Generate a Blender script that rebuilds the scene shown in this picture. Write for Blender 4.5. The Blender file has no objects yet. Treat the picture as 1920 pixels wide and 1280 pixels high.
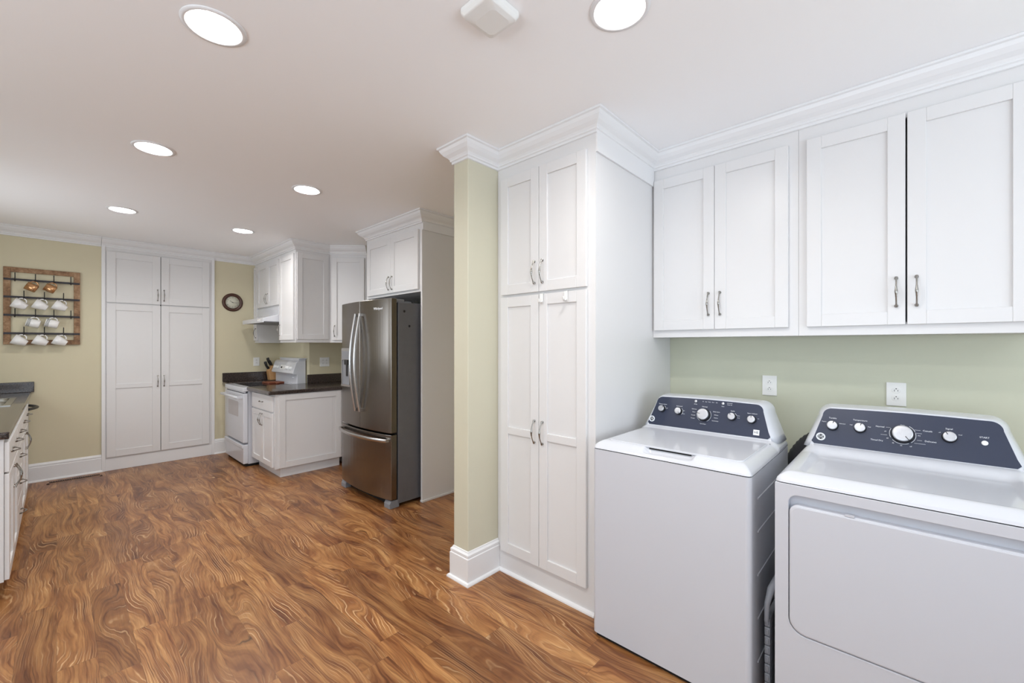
import bpy, bmesh, math, random
from mathutils import Vector, Matrix
random.seed(4)
PI = math.pi
SC = bpy.context.scene
COL = SC.collection

# ------------------------------------------------------------------ camera, world, light, exposure
YAW = math.radians(47.148); FPX = 791.95; CYPX = 647.46
cam_d = bpy.data.cameras.new('camera'); cam = bpy.data.objects.new('camera', cam_d); COL.objects.link(cam)
cam_d.sensor_width = 36.0; cam_d.lens = FPX/1920*36.0
cam_d.shift_y = (CYPX-640)/1920.0
cam_d.clip_start = 0.05; cam_d.clip_end = 60
cam.location = (0, 0, 1.4)
cam.rotation_euler = (PI/2, 0, -YAW)          # looks along (sin YAW, cos YAW)
SC.camera = cam

w = bpy.data.worlds.new('daylight'); SC.world = w; w.use_nodes = True
bg = w.node_tree.nodes['Background']; bg.inputs[0].default_value = (0.80, 0.88, 1.0, 1); bg.inputs[1].default_value = 1.0

def area(name, loc, rot, sx, sy, power, col=(1, 1, 1)):
    l = bpy.data.lights.new(name, 'AREA'); l.shape = 'RECTANGLE'; l.size = sx; l.size_y = sy
    l.energy = power; l.color = col
    o = bpy.data.objects.new(name, l); o.location = loc; o.rotation_euler = rot; COL.objects.link(o); return o
# daylight entering by the windows behind and left of the camera
UP = math.radians(58)                       # upward tilt added to the window lights to brighten the ceiling
area('window_daylight', (0.6, -2.38, 1.45), (PI/2+UP, 0, 0), 3.0, 1.9, 47, (0.78, 0.89, 1.0))
area('window_daylight', (-2.88, 0.6, 1.45), (PI/2+UP, 0, -PI/2), 3.2, 1.9, 62, (0.80, 0.90, 1.0))
area('window_daylight', (-0.84, 5.05, 1.62), (PI/2+.35, 0, -PI/2), 1.5, 0.95, 8, (0.86, 0.93, 1.0))
LAMP_W = 6.5
LAMP_E = 22.0

SC.view_settings.view_transform = 'Standard'; SC.view_settings.look = 'None'
SC.view_settings.exposure = 0.55; SC.view_settings.gamma = 1.0; SC.view_settings.use_curve_mapping = False
SC.cycles.use_denoising = True
SC.cycles.max_bounces = 10; SC.cycles.diffuse_bounces = 6; SC.cycles.glossy_bounces = 5
SC.cycles.sample_clamp_indirect = 6.0

# ------------------------------------------------------------------ materials
def s2l(c): return tuple(((x/255)/12.92 if x/255 <= .04045 else ((x/255+.055)/1.055)**2.4) for x in c)
def mat(name, col, rough=0.5, metal=0.0, spec=0.5, bump=0.0, bscale=200, vary=0.0, vscale=3, coat=0.0, aniso=0.0, emit=None, estr=0, trans=0, stretch=None):
    m = bpy.data.materials.new(name); m.use_nodes = True; nt = m.node_tree; n = nt.nodes; L = nt.links
    b = n['Principled BSDF']; c = s2l(col)+(1,)
    b.inputs['Base Color'].default_value = c; b.inputs['Roughness'].default_value = rough
    b.inputs['Metallic'].default_value = metal; b.inputs['Specular IOR Level'].default_value = spec
    b.inputs['Coat Weight'].default_value = coat; b.inputs['Anisotropic'].default_value = aniso
    b.inputs['Transmission Weight'].default_value = trans
    if emit: b.inputs['Emission Color'].default_value = tuple(emit)+(1,); b.inputs['Emission Strength'].default_value = estr
    tc = n.new('ShaderNodeTexCoord'); src = tc.outputs['Object']
    if stretch:
        mp = n.new('ShaderNodeMapping'); mp.inputs['Scale'].default_value = stretch; L.new(src, mp.inputs[0]); src = mp.outputs[0]
    if bump:
        t = n.new('ShaderNodeTexNoise'); t.inputs['Scale'].default_value = bscale; t.inputs['Detail'].default_value = 2
        L.new(src, t.inputs[0]); bp = n.new('ShaderNodeBump'); bp.inputs['Strength'].default_value = bump
        bp.inputs['Distance'].default_value = 0.002; L.new(t.outputs[0], bp.inputs['Height']); L.new(bp.outputs[0], b.inputs['Normal'])
    if vary:
        t = n.new('ShaderNodeTexNoise'); t.inputs['Scale'].default_value = vscale; t.inputs['Detail'].default_value = 4
        L.new(src, t.inputs[0]); mx = n.new('ShaderNodeMix'); mx.data_type = 'RGBA'
        mx.inputs['A'].default_value = tuple(min(1, x*(1-vary)) for x in c[:3])+(1,); mx.inputs['B'].default_value = tuple(min(1, x*(1+vary)) for x in c[:3])+(1,)
        L.new(t.outputs[0], mx.inputs['Factor']); L.new(mx.outputs['Result'], b.inputs['Base Color'])
    return m

M = {}
M['ceiling'] = mat('ceiling_paint', (249, 249, 250), .6, vary=.01)
M['green'] = mat('sage_wall_paint', (206, 198, 170), .55, bump=.05, bscale=300, vary=.02)
M['sage'] = mat('laundry_wall_paint', (197, 199, 179), .5, bump=.05, bscale=300, vary=.02)
M['post'] = mat('partition_wall_paint', (202, 198, 177), .5, bump=.05, bscale=300, vary=.02)
M['white'] = mat('white_cabinet_paint', (219, 218, 218), .33, vary=.008)
M['trim'] = mat('white_trim_paint', (228, 228, 229), .35, vary=.008)
M['enamel'] = mat('white_appliance_enamel', (206, 208, 214), .22, coat=.35, vary=.006)
M['body'] = mat('appliance_side_paint', (198, 200, 207), .38, vary=.006)
M['plastic'] = mat('white_plastic', (232, 232, 230), .35, vary=.01)
M['navy'] = mat('navy_control_panel', (36, 44, 66), .30, vary=.05, vscale=8)
M['print'] = mat('white_print', (225, 228, 232), .5, vary=.01)
M['darkprint'] = mat('dark_print', (45, 47, 52), .5, vary=.01)
M['nickel'] = mat('brushed_nickel', (158, 155, 150), .24, metal=1, vary=.05, vscale=60)
M['knob'] = mat('knob_spun_metal', (190, 191, 195), .34, metal=.85, vary=.14, vscale=70, stretch=(1, .2, 1))
M['black'] = mat('black_plastic', (22, 22, 24), .4, vary=.1)
M['dark'] = mat('dark_gap_shade', (14, 13, 13), .8, vary=.1)
M['iron'] = mat('black_iron', (48, 45, 50), .5, metal=.3, vary=.1, vscale=30)
M['ss'] = mat('stainless_steel', (132, 126, 120), .24, metal=1, bump=.06, bscale=60, vary=.05, vscale=30, stretch=(1, 1, .03))
M['sshandle'] = mat('satin_steel', (190, 188, 187), .25, metal=1, vary=.03, vscale=30)
M['fside'] = mat('grey_textured_steel', (112, 113, 118), .42, metal=.35, bump=.6, bscale=220, vary=.08, vscale=12)
M['greyplastic'] = mat('grey_plastic', (128, 130, 135), .45, vary=.04)
M['basket'] = mat('grey_basket_plastic', (150, 152, 158), .45, vary=.05)
M['glass'] = mat('black_cooktop_glass', (10, 10, 12), .08, vary=.1)
M['ovenwin'] = mat('tinted_oven_window', (176, 170, 168), .15, vary=.03)
M['wood'] = mat('light_block_wood', (196, 150, 100), .45, vary=.15, vscale=14, stretch=(1, 1, .12))
M['board'] = mat('reddish_board_wood', (120, 62, 38), .4, vary=.2, vscale=18, stretch=(.2, 1, 1))
M['clockwood'] = mat('dark_clock_wood', (70, 38, 24), .3, vary=.25, vscale=20)
M['face'] = mat('clock_face_cream', (206, 205, 188), .4, vary=.02)
M['mug'] = mat('white_glazed_ceramic', (232, 231, 230), .18, coat=.5, vary=.01)
M['copper'] = mat('copper_lustre_glaze', (196, 150, 108), .22, metal=.75, vary=.25, vscale=30)
M['vent'] = mat('bronze_register_metal', (98, 66, 48), .4, metal=.4, vary=.1)
M['hose'] = mat('black_vent_hose', (38, 38, 44), .6, vary=.1)
M['lens'] = mat('lamp_glow', (255, 252, 245), .4, emit=(1.0, .97, .92), estr=LAMP_E, vary=.0)
M['ventlite'] = mat('vent_light', (240, 240, 240), .4, vary=.01)
M['sink'] = mat('sink_steel', (170, 168, 164), .25, metal=1, vary=.05)
M['winglass'] = mat('window_frame_white', (240, 240, 240), .4, vary=.01)

def noise_mat(name, cols, rough, scale, detail=6, coat=0, pos=(.35, .5, .65)):
    m = bpy.data.materials.new(name); m.use_nodes = True; nt = m.node_tree; n = nt.nodes; L = nt.links
    b = n['Principled BSDF']; b.inputs['Roughness'].default_value = rough; b.inputs['Coat Weight'].default_value = coat
    tc = n.new('ShaderNodeTexCoord'); t = n.new('ShaderNodeTexNoise'); t.inputs['Scale'].default_value = scale; t.inputs['Detail'].default_value = detail
    t.inputs['Roughness'].default_value = .75
    L.new(tc.outputs['Object'], t.inputs[0]); r = n.new('ShaderNodeValToRGB'); L.new(t.outputs[0], r.inputs[0])
    e = r.color_ramp.elements; e[0].position = pos[0]; e[0].color = s2l(cols[0])+(1,); e[1].position = pos[-1]; e[1].color = s2l(cols[-1])+(1,)
    for p, c in zip(pos[1:-1], cols[1:-1]):
        x = e.new(p); x.color = s2l(c)+(1,)
    L.new(r.outputs[0], b.inputs['Base Color']); return m
M['granite'] = noise_mat('speckled_brown_laminate', [(24, 19, 19), (50, 41, 38), (96, 82, 74)], .22, 110, 5, .3)
M['rustic'] = noise_mat('weathered_wood', [(80, 54, 36), (142, 108, 78), (186, 156, 124)], .7, 14, 8, 0, (.3, .5, .72))

def floor_mat():
    m = bpy.data.materials.new('acacia_plank_floor'); m.use_nodes = True; nt = m.node_tree; N = nt.nodes; L = nt.links
    b = N['Principled BSDF']
    def inp(s, v):
        if isinstance(v, (int, float)): s.default_value = v
        else: L.new(v, s)
    def math_(op, a, b_=None, c=None):
        q = N.new('ShaderNodeMath'); q.operation = op; inp(q.inputs[0], a)
        if b_ is not None: inp(q.inputs[1], b_)
        if c is not None: inp(q.inputs[2], c)
        return q.outputs[0]
    def wn(v):
        q = N.new('ShaderNodeTexWhiteNoise'); q.noise_dimensions = '2D'; L.new(v, q.inputs['Vector']); return q
    def comb(x, y, z=0.0):
        q = N.new('ShaderNodeCombineXYZ'); inp(q.inputs[0], x); inp(q.inputs[1], y); inp(q.inputs[2], z); return q.outputs[0]
    def noise(vec, scale, det=3, rough=.5, dist=0.0):
        q = N.new('ShaderNodeTexNoise'); L.new(vec, q.inputs[0]); q.inputs['Scale'].default_value = scale; q.inputs['Detail'].default_value = det
        q.inputs['Roughness'].default_value = rough; q.inputs['Distortion'].default_value = dist; return q.outputs[0]
    def mixc(f, a, c, mode='MIX'):
        q = N.new('ShaderNodeMix'); q.data_type = 'RGBA'; q.blend_type = mode; inp(q.inputs['Factor'], f)
        for s, v in (('A', a), ('B', c)):
            if isinstance(v, tuple): q.inputs[s].default_value = s2l(v)+(1,)
            else: L.new(v, q.inputs[s])
        return q.outputs['Result']
    def ramp(f, pts):
        q = N.new('ShaderNodeValToRGB'); L.new(f, q.inputs[0]); e = q.color_ramp.elements
        e[0].position = pts[0][0]; e[0].color = s2l(pts[0][1])+(1,); e[1].position = pts[-1][0]; e[1].color = s2l(pts[-1][1])+(1,)
        for p, c in pts[1:-1]: x = e.new(p); x.color = s2l(c)+(1,)
        return q.outputs[0]
    tc = N.new('ShaderNodeTexCoord'); sp = N.new('ShaderNodeSeparateXYZ'); L.new(tc.outputs['Object'], sp.inputs[0])
    X, Y = sp.outputs[0], sp.outputs[1]
    PW, PL = .127, .92
    row = math_('FLOOR', math_('DIVIDE', X, PW))
    off = wn(comb(row, 3.7)).outputs['Value']
    yy = math_('ADD', Y, math_('MULTIPLY', off, PL))
    cellf = math_('DIVIDE', yy, PL); cel = math_('FLOOR', cellf)
    rnd = wn(comb(row, cel)); sr = N.new('ShaderNodeSeparateColor'); L.new(rnd.outputs['Color'], sr.inputs[0])
    r1, r2, r3 = sr.outputs[0], sr.outputs[1], sr.outputs[2]
    # each board samples its own place in the grain field
    gx = math_('ADD', X, math_('MULTIPLY', r1, 37.0)); gy = math_('ADD', Y, math_('MULTIPLY', r2, 53.0))
    def ns(sx_, sy_, z, det=2, rough=.5): return noise(comb(math_('MULTIPLY', gx, sx_), math_('MULTIPLY', gy, sy_), z), 1.0, det, rough)
    big = ns(4.6, 1.25, 0.0, 1, .4); mid = ns(14.0, 5.0, 3.0, 2, .5)
    phase = math_('ADD', math_('MULTIPLY', gx, 24.0), math_('ADD', math_('MULTIPLY', big, 8.5), math_('MULTIPLY', mid, .9)))
    fr = math_('FRACT', phase)
    fr2 = math_('FRACT', math_('MULTIPLY', phase, 2.7))
    tri = math_('ABSOLUTE', math_('SUBTRACT', math_('MULTIPLY', fr2, 2.0), 1.0))
    broad = ns(8.0, 1.5, 5.0, 3, .6)
    fine = noise(comb(math_('MULTIPLY', gx, 150.0), math_('MULTIPLY', gy, 7.0)), 1.0, 3, .6)
    g1 = noise(comb(math_('MULTIPLY', phase, 1.0), math_('MULTIPLY', gy, 1.6), 40.0), 1.0, 3, .6)      # irregular growth bands
    g2 = noise(comb(math_('MULTIPLY', phase, 4.5), math_('MULTIPLY', gy, 4.0), 44.0), 1.0, 2, .5)
    mixv = math_('ADD', math_('MULTIPLY', g1, .72), math_('MULTIPLY', broad, .28))
    c = ramp(mixv, [(.33, (110, 64, 36)), (.43, (148, 97, 57)), (.53, (180, 129, 80)), (.62, (200, 152, 99)), (.72, (218, 176, 124))])
    c = mixc(.75, c, ramp(g2, [(.32, (190, 168, 150)), (.50, (240, 234, 228)), (.62, (255, 255, 255))]), 'MULTIPLY')
    amt = ramp(ns(4.0, 2.5, 21.0, 2), [(.42, (10, 10, 10)), (.62, (210, 210, 210))])
    lines = ramp(tri, [(0.0, (182, 152, 126)), (.26, (238, 228, 216)), (1.0, (255, 255, 255))])
    c = mixc(amt, c, mixc(1.0, c, lines, 'MULTIPLY'))
    hl = math_('SUBTRACT', 1.0, math_('MINIMUM', math_('MULTIPLY', math_('ABSOLUTE', math_('SUBTRACT', fr2, .42)), 7.0), 1.0))
    hg = ramp(ns(6.0, 2.5, 31.0, 2), [(.46, (0, 0, 0)), (.64, (235, 235, 235))])
    c = mixc(math_('MULTIPLY', hl, hg), c, (234, 198, 152))
    c = mixc(.30, c, ramp(fine, [(.3, (130, 122, 114)), (.7, (255, 255, 255))]), 'MULTIPLY')
    # dark mineral streaks that follow the grain, and darker heartwood patches
    fr3 = math_('FRACT', math_('MULTIPLY', phase, .5))
    streak = math_('SUBTRACT', 1.0, math_('MINIMUM', math_('MULTIPLY', math_('ABSOLUTE', math_('SUBTRACT', fr3, .5)), 34.0), 1.0))
    gate = ramp(ns(5.0, 4.0, 12.0, 2), [(.55, (0, 0, 0)), (.63, (255, 255, 255))])
    c = mixc(math_('MULTIPLY', math_('MULTIPLY', streak, gate), .85), c, (62, 36, 24))
    dk = ns(7.0, 5.0, 14.0, 3, .6)
    c = mixc(ramp(dk, [(.60, (0, 0, 0)), (.80, (190, 190, 190))]), c, (98, 58, 38))
    tone = ramp(r3, [(0, (214, 206, 200)), (.5, (238, 234, 230)), (1, (255, 252, 248))])
    c = mixc(1.0, c, tone, 'MULTIPLY')
    # seams
    fx = math_('FRACT', math_('DIVIDE', X, PW)); ex = math_('MINIMUM', fx, math_('SUBTRACT', 1.0, fx)); sx = math_('LESS_THAN', ex, .006)
    fy = math_('FRACT', cellf); ey = math_('MINIMUM', fy, math_('SUBTRACT', 1.0, fy)); sy = math_('LESS_THAN', ey, .0011)
    seam = math_('MAXIMUM', sx, sy)
    c = mixc(math_('MULTIPLY', seam, .45), c, (70, 40, 24))
    L.new(c, b.inputs['Base Color'])
    rg = math_('MULTIPLY_ADD', fine, .12, .27); L.new(rg, b.inputs['Roughness'])
    bp = N.new('ShaderNodeBump'); bp.inputs['Strength'].default_value = .25; bp.inputs['Distance'].default_value = .001
    L.new(math_('SUBTRACT', fine, math_('MULTIPLY', seam, 1.0)), bp.inputs['Height']); L.new(bp.outputs[0], b.inputs['Normal'])
    b.inputs['Specular IOR Level'].default_value = .45
    return m
M['floor'] = floor_mat()

# ------------------------------------------------------------------ mesh building helpers
class MB:
    def __init__(s): s.v = []; s.f = []; s.sm = []
    def add(s, vs, fs, smooth=False, T=None):
        o = len(s.v)
        s.v += [tuple(T @ Vector(p)) if T is not None else tuple(p) for p in vs]
        s.f += [tuple(i+o for i in f) for f in fs]; s.sm += [smooth]*len(fs); return s
    def box(s, x0, x1, y0, y1, z0, z1, T=None):
        vs = [(x, y, z) for x in (x0, x1) for y in (y0, y1) for z in (z0, z1)]
        return s.add(vs, [(0, 1, 3, 2), (4, 6, 7, 5), (0, 4, 5, 1), (2, 3, 7, 6), (0, 2, 6, 4), (1, 5, 7, 3)], False, T)
    def prism(s, poly, z0, z1, T=None, smooth=False):          # poly in xy
        n = len(poly); vs = [(x, y, z0) for x, y in poly]+[(x, y, z1) for x, y in poly]
        return s.add(vs, [tuple(range(n-1, -1, -1)), tuple(range(n, 2*n))]+[(i, (i+1) % n, n+(i+1) % n, n+i) for i in range(n)], smooth, T)
    def prism_y(s, poly, y0, y1, T=None):                      # poly in xz
        n = len(poly); vs = [(x, y0, z) for x, z in poly]+[(x, y1, z) for x, z in poly]
        return s.add(vs, [tuple(range(n)), tuple(range(2*n-1, n-1, -1))]+[(i, n+i, n+(i+1) % n, (i+1) % n) for i in range(n)], False, T)
    def prism_x(s, poly, x0, x1, T=None):                      # poly in yz
        n = len(poly); vs = [(x0, y, z) for y, z in poly]+[(x1, y, z) for y, z in poly]
        return s.add(vs, [tuple(range(n)), tuple(range(2*n-1, n-1, -1))]+[(i, n+i, n+(i+1) % n, (i+1) % n) for i in range(n)], False, T)
    def loft(s, rings, smooth=True, cap0=True, cap1=True, T=None, closed=True):
        n = len(rings[0]); vs = [p for r in rings for p in r]; fs = []
        for k in range(len(rings)-1):
            for i in range(n if closed else n-1):
                j = (i+1) % n; fs.append((k*n+i, k*n+j, (k+1)*n+j, (k+1)*n+i))
        s.add(vs, fs, smooth, T)
        if cap0: s.add(rings[0], [tuple(range(n-1, -1, -1))], False, T)
        if cap1: s.add(rings[-1], [tuple(range(n))], False, T)
        return s
    def lathe(s, prof, seg=32, T=None, smooth=True):           # prof (r,z) about z
        rings = [[(r*math.cos(2*PI*i/seg), r*math.sin(2*PI*i/seg), z) for i in range(seg)] for r, z in prof]
        return s.loft(rings, smooth, False, False, T)
    def tube(s, pts, rad, seg=10, T=None, caps=True, flat=None):
        P = [Vector(p) for p in pts]; n = len(P); R = rad if isinstance(rad, (list, tuple)) else [rad]*n
        rings = []; up = None
        for i in range(n):
            d = (P[min(i+1, n-1)]-P[max(i-1, 0)]).normalized()
            if up is None:
                up = Vector((0, 0, 1)) if abs(d.z) < .9 else Vector((1, 0, 0))
            a = d.cross(up).normalized(); up = a.cross(d).normalized()
            fa, fb = flat if flat else (1, 1)
            rings.append([tuple(P[i]+a*math.cos(2*PI*k/seg)*R[i]*fa+up*math.sin(2*PI*k/seg)*R[i]*fb) for k in range(seg)])
        return s.loft(rings, True, caps, caps, T)
    def text(s, body, size, T, ext=.0004, align='CENTER'):
        c = bpy.data.curves.new('t', 'FONT'); c.body = body; c.size = size; c.extrude = ext; c.align_x = align; c.align_y = 'CENTER'; c.resolution_u = 2
        o = bpy.data.objects.new('t', c); COL.objects.link(o); bpy.context.view_layer.update()
        me = bpy.data.meshes.new_from_object(o.evaluated_get(bpy.context.evaluated_depsgraph_get()))
        s.add([tuple(v.co) for v in me.vertices], [tuple(p.vertices) for p in me.polygons], False, T)
        bpy.data.objects.remove(o); bpy.data.meshes.remove(me); bpy.data.curves.remove(c); return s
    def build(s, name, m, parent=None, loc=(0, 0, 0), rot=0.0, bevel=0, seg=2, weld=False):
        me = bpy.data.meshes.new(name); me.from_pydata(s.v, [], s.f); me.update()
        me.polygons.foreach_set('use_smooth', s.sm)
        bm = bmesh.new(); bm.from_mesh(me)
        if weld: bmesh.ops.remove_doubles(bm, verts=bm.verts, dist=1e-6)
        bmesh.ops.recalc_face_normals(bm, faces=bm.faces); bm.to_mesh(me); bm.free()
        me.materials.append(M[m] if isinstance(m, str) else m)
        o = bpy.data.objects.new(name, me); COL.objects.link(o)
        o.location = loc; o.rotation_euler = (0, 0, rot)
        if parent: o.parent = parent
        if bevel:
            b = o.modifiers.new('bevel', 'BEVEL'); b.width = bevel; b.segments = seg; b.limit_method = 'ANGLE'; b.angle_limit = math.radians(40)
            b.harden_normals = False
        return o

def thing(name, label, cat, loc, rot=0.0, group=None):
    o = bpy.data.objects.new(name, None); COL.objects.link(o); o.empty_display_size = .1
    o.location = loc; o.rotation_euler = (0, 0, rot); o['label'] = label; o['category'] = cat
    if group: o['group'] = group
    return o
def tag(o, label, cat, group=None):
    o['label'] = label; o['category'] = cat
    if group: o['group'] = group
    return o
def struct(o): o['kind'] = 'structure'; return o
def kids(o): return [c for c in bpy.data.objects if c.parent == o]
def dup(o, parent=None):
    c = o.copy(); COL.objects.link(c)
    if parent is not None or o.parent is not None: c.parent = parent
    for k in kids(o): dup(k, c)
    return c
def rrect(x0, x1, y0, y1, r, n=5):
    if not isinstance(r, (list, tuple)): r = [r]*4
    out = []
    for (cx, cy, a0, q) in ((x1-r[0], y0+r[0], -PI/2, r[0]), (x1-r[1], y1-r[1], 0, r[1]), (x0+r[2], y1-r[2], PI/2, r[2]), (x0+r[3], y0+r[3], PI, r[3])):
        for i in range(n+1):
            a = a0+PI/2*i/n; out.append((cx+q*math.cos(a), cy+q*math.sin(a)))
    return out
def plate(mb, outer, inner, y0, y1, T=None):                   # plate in xz between two loops of equal count
    n = len(outer); vs = [(x, y, z) for y in (y0, y1) for loop in (outer, inner) for x, z in loop]; fs = []
    for i in range(n):
        j = (i+1) % n
        fs += [(i, j, n+j, n+i), (2*n+i, 3*n+i, 3*n+j, 2*n+j), (i, 2*n+i, 2*n+j, j), (n+i, n+j, 3*n+j, 3*n+i)]
    mb.add(vs, fs, False, T)
def sweep(mb, path, prof, side=1, closed=False, part=None, T=None):
    """sweep a profile [(out, z)] along a 2-D path, mitred; out is to the left (side=1) or right (-1) of travel"""
    P = [Vector(p) for p in path]; n = len(P); rings = []
    for i in range(n):
        def nrm(a, b): d = (b-a).normalized(); return Vector((-d.y, d.x))*side
        if closed: n1 = nrm(P[i-1], P[i]); n2 = nrm(P[i], P[(i+1) % n])
        else:
            n1 = nrm(P[i-1], P[i]) if i > 0 else nrm(P[i], P[i+1]); n2 = nrm(P[i], P[i+1]) if i < n-1 else n1
        m = (n1+n2)/(1+n1.dot(n2))
        rings.append([(P[i].x+m.x*o, P[i].y+m.y*o, z) for o, z in prof])
    if part: rings = rings[part[0]:part[1]+1]
    mb.loft(rings, False, True, True, T)
H = 2.595
def crown_prof(s=1.0, low=None):
    # crown moulding profile, (out, z)
    p = [(0, H-.001), (.080*s, H-.001), (.080*s, H-.012), (.070*s, H-.016), (.062*s, H-.032), (.046*s, H-.050), (.026*s, H-.064), (.018*s, H-.074),
         (.018*s, H-.082), (.010*s, H-.086), (.010*s, H-.098), (0, H-.100)]
    return p
BASEP = [(0, 0), (.032, 0), (.032, .006), (.028, .015), (.020, .019), (.018, .019), (.018, .150), (.013, .155), (.015, .160), (.015, .172), (.006, .181), (.004, .188), (0, .190)]
SHOE = [(0, 0), (.016, 0), (.015, .008), (.010, .015), (0, .018)]

# ------------------------------------------------------------------ the room
XL, XW, XK, XR, YB, YN = -.86, 2.84, 2.88, 2.16, 6.53, -2.4
mb = MB(); mb.box(-3.0, 3.0, -2.5, 6.65, -.06, 0); struct(mb.build('floor', 'floor'))
LIGHTS = [(.402, 1.897), (.400, 3.335), (1.307, 3.360), (.393, 5.046), (1.320, 5.050), (1.362, .742), (.402, .40)]
# ceiling slab with round holes for the cans: build as grid cells with a ring per hole
mbc = MB()
def ceiling_cells():
    xs = sorted(set([-3.0, 3.0]+[x+d for x, y in LIGHTS for d in (-.13, .13)])); ys = sorted(set([-2.5, 6.65]+[y+d for x, y in LIGHTS for d in (-.13, .13)]))
    def hole(x0, x1, y0, y1):
        for lx, ly in LIGHTS:
            if x0 < lx < x1 and y0 < ly < y1: return True
    # union of cells, not covering any light square
    cells = []
    for i in range(len(xs)-1):
        for j in range(len(ys)-1):
            cx, cy = (xs[i]+xs[i+1])/2, (ys[j]+ys[j+1])/2
            if any(abs(cx-lx) < .13 and abs(cy-ly) < .13 for lx, ly in LIGHTS): continue
            mbc.add([(xs[i], ys[j], H), (xs[i+1], ys[j], H), (xs[i+1], ys[j+1], H), (xs[i], ys[j+1], H)], [(0, 3, 2, 1)])
    for lx, ly in LIGHTS:
        n = 40; inn = [(lx+.085*math.cos(2*PI*k/n+PI/4), ly+.085*math.sin(2*PI*k/n+PI/4)) for k in range(n)]; out = []
        for k in range(n):
            a = 2*PI*k/n+PI/4; c, s_ = math.cos(a), math.sin(a); q = .13/max(abs(c), abs(s_)); out.append((lx+c*q, ly+s_*q))
        mbc.add([(x, y, H) for x, y in inn+out], [(k, n+k, n+(k+1) % n, (k+1) % n) for k in range(n)])
    mbc.box(-3.0, 3.0, -2.5, 6.65, H+.20, H+.24)
ceiling_cells(); struct(mbc.build('ceiling', 'ceiling'))
mb = MB(); mb.box(XL-.1, 2.98, YB, YB+.12, 0, H); struct(mb.build('wall_back', 'green'))
mb = MB(); mb.box(XR, XK+.1, 5.48, YB, 0, H); struct(mb.build('wall_range', 'green'))
mb = MB(); mb.box(XK, XK+.12, 2.01, 5.48, 0, H); struct(mb.build('wall_kitchen', 'green'))
mb = MB(); mb.box(XW, XW+.16, YN, 1.875, 0, H); struct(mb.build('wall_laundry', 'sage'))
mb = MB(); mb.box(1.642, XW+.16, 1.875, 2.005, 0, H); struct(mb.build('wall_partition', 'post', bevel=.004))
# wall behind the sink counter, with its window
mb = MB(); mb.box(XL-.1, XL, 3.3, 4.25, 0, H); mb.box(XL-.1, XL, 5.85, YB, 0, H); mb.box(XL-.1, XL, 4.25, 5.85, 0, 1.12); mb.box(XL-.1, XL, 4.25, 5.85, 2.12, H)
mb.box(-3.0, XL, 3.3, 3.4, 0, H); struct(mb.build('wall_sink', 'green'))
mb = MB(); mb.box(-3.0, -2.9, YN, -1.1, 0, H); mb.box(-3.0, -2.9, 2.3, 3.3, 0, H); mb.box(-3.0, -2.9, -1.1, 2.3, 0, .45); mb.box(-3.0, -2.9, -1.1, 2.3, 2.42, H); struct(mb.build('wall_left', 'green'))
mb = MB(); mb.box(-3.0, -1.0, YN-.1, YN, 0, H); mb.box(2.2, 3.0, YN-.1, YN, 0, H); mb.box(-1.0, 2.2, YN-.1, YN, 0, .45); mb.box(-1.0, 2.2, YN-.1, YN, 2.42, H); struct(mb.build('wall_near', 'sage'))
def window(name, T, w_, h_):
    mb = MB()
    for x in (0, w_/2-.02, w_-.04): mb.box(x, x+.04, 0, .05, 0, h_, T)
    for z in (0, h_/2-.02, h_-.04): mb.box(0, w_, .005, .045, z, z+.04, T)
    struct(mb.build(name, 'winglass'))
window('window_1', Matrix.Translation((-1.0, YN-.09, .45)), 3.2, 1.97)
window('window_2', Matrix.Translation((-2.92, -1.1, .45)) @ Matrix.Rotation(PI/2, 4, 'Z'), 3.4, 1.97)
window('window_3', Matrix.Translation((XL-.03, 4.25, 1.12)) @ Matrix.Rotation(PI/2, 4, 'Z'), 1.6, 1.0)

# crown on the walls, cabinets wear their own
def trim(name, path, prof, side=1):
    mb = MB(); sweep(mb, path, prof, side); return struct(mb.build(name, 'trim'))
trim('trim_1', [(XL, YB), (.335, YB)], crown_prof(), -1)
trim('trim_2', [(1.383, YB), (1.86, YB)], crown_prof(), -1)
trim('trim_3', [(1.8895, 1.875), (1.642, 1.875), (1.642, 2.005), (2.3, 2.005)], crown_prof(.93), 1)
trim('baseboard_back', [(-.205, YB), (.345, YB)], BASEP, -1)
trim('baseboard_range', [(1.375, YB), (1.50, YB)], BASEP, -1)
trim('baseboard_partition', [(1.889, 1.875), (1.642, 1.875), (1.642, 2.005), (2.80, 2.005)], BASEP, 1)

# ------------------------------------------------------------------ pulls
def handle_mesh():
    mb = MB(); n = 26; pts = []; rad = []
    L_ = .13
    for i in range(n+1):
        t = i/n; z = (t-.5)*L_; s_ = math.sin(PI*t)
        pts.append((0, -.006-.024*s_**.8, z)); u = abs(t-.5)*2
        r = .0030+.0030*math.exp(-((u)/.22)**2)+.0036*math.exp(-((u-1)/.10)**2)
        if abs(u-.33) < .03: r += .0006
        rad.append(r)
    mb.tube(pts, rad, 12)
    for sgn in (-1, 1):
        mb.lathe([(.0001, -.001), (.0072, 0), (.0072, .002), (.0045, .005), (.0038, .010), (.0001, .011)], 14, Matrix.Translation((0, 0, sgn*.0615)) @ Matrix.Rotation(PI/2, 4, 'X'))
    return mb
HM = handle_mesh().build('handle', 'nickel')
def handle(parent, x, y, z, horiz=False, s=1.0):
    h = HM.copy(); h.name = 'handle'; COL.objects.link(h); h.parent = parent; h.location = (x, y, z)
    if horiz: h.rotation_euler = (0, PI/2, 0)
    h.scale = (s, s, s)
    return h

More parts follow.
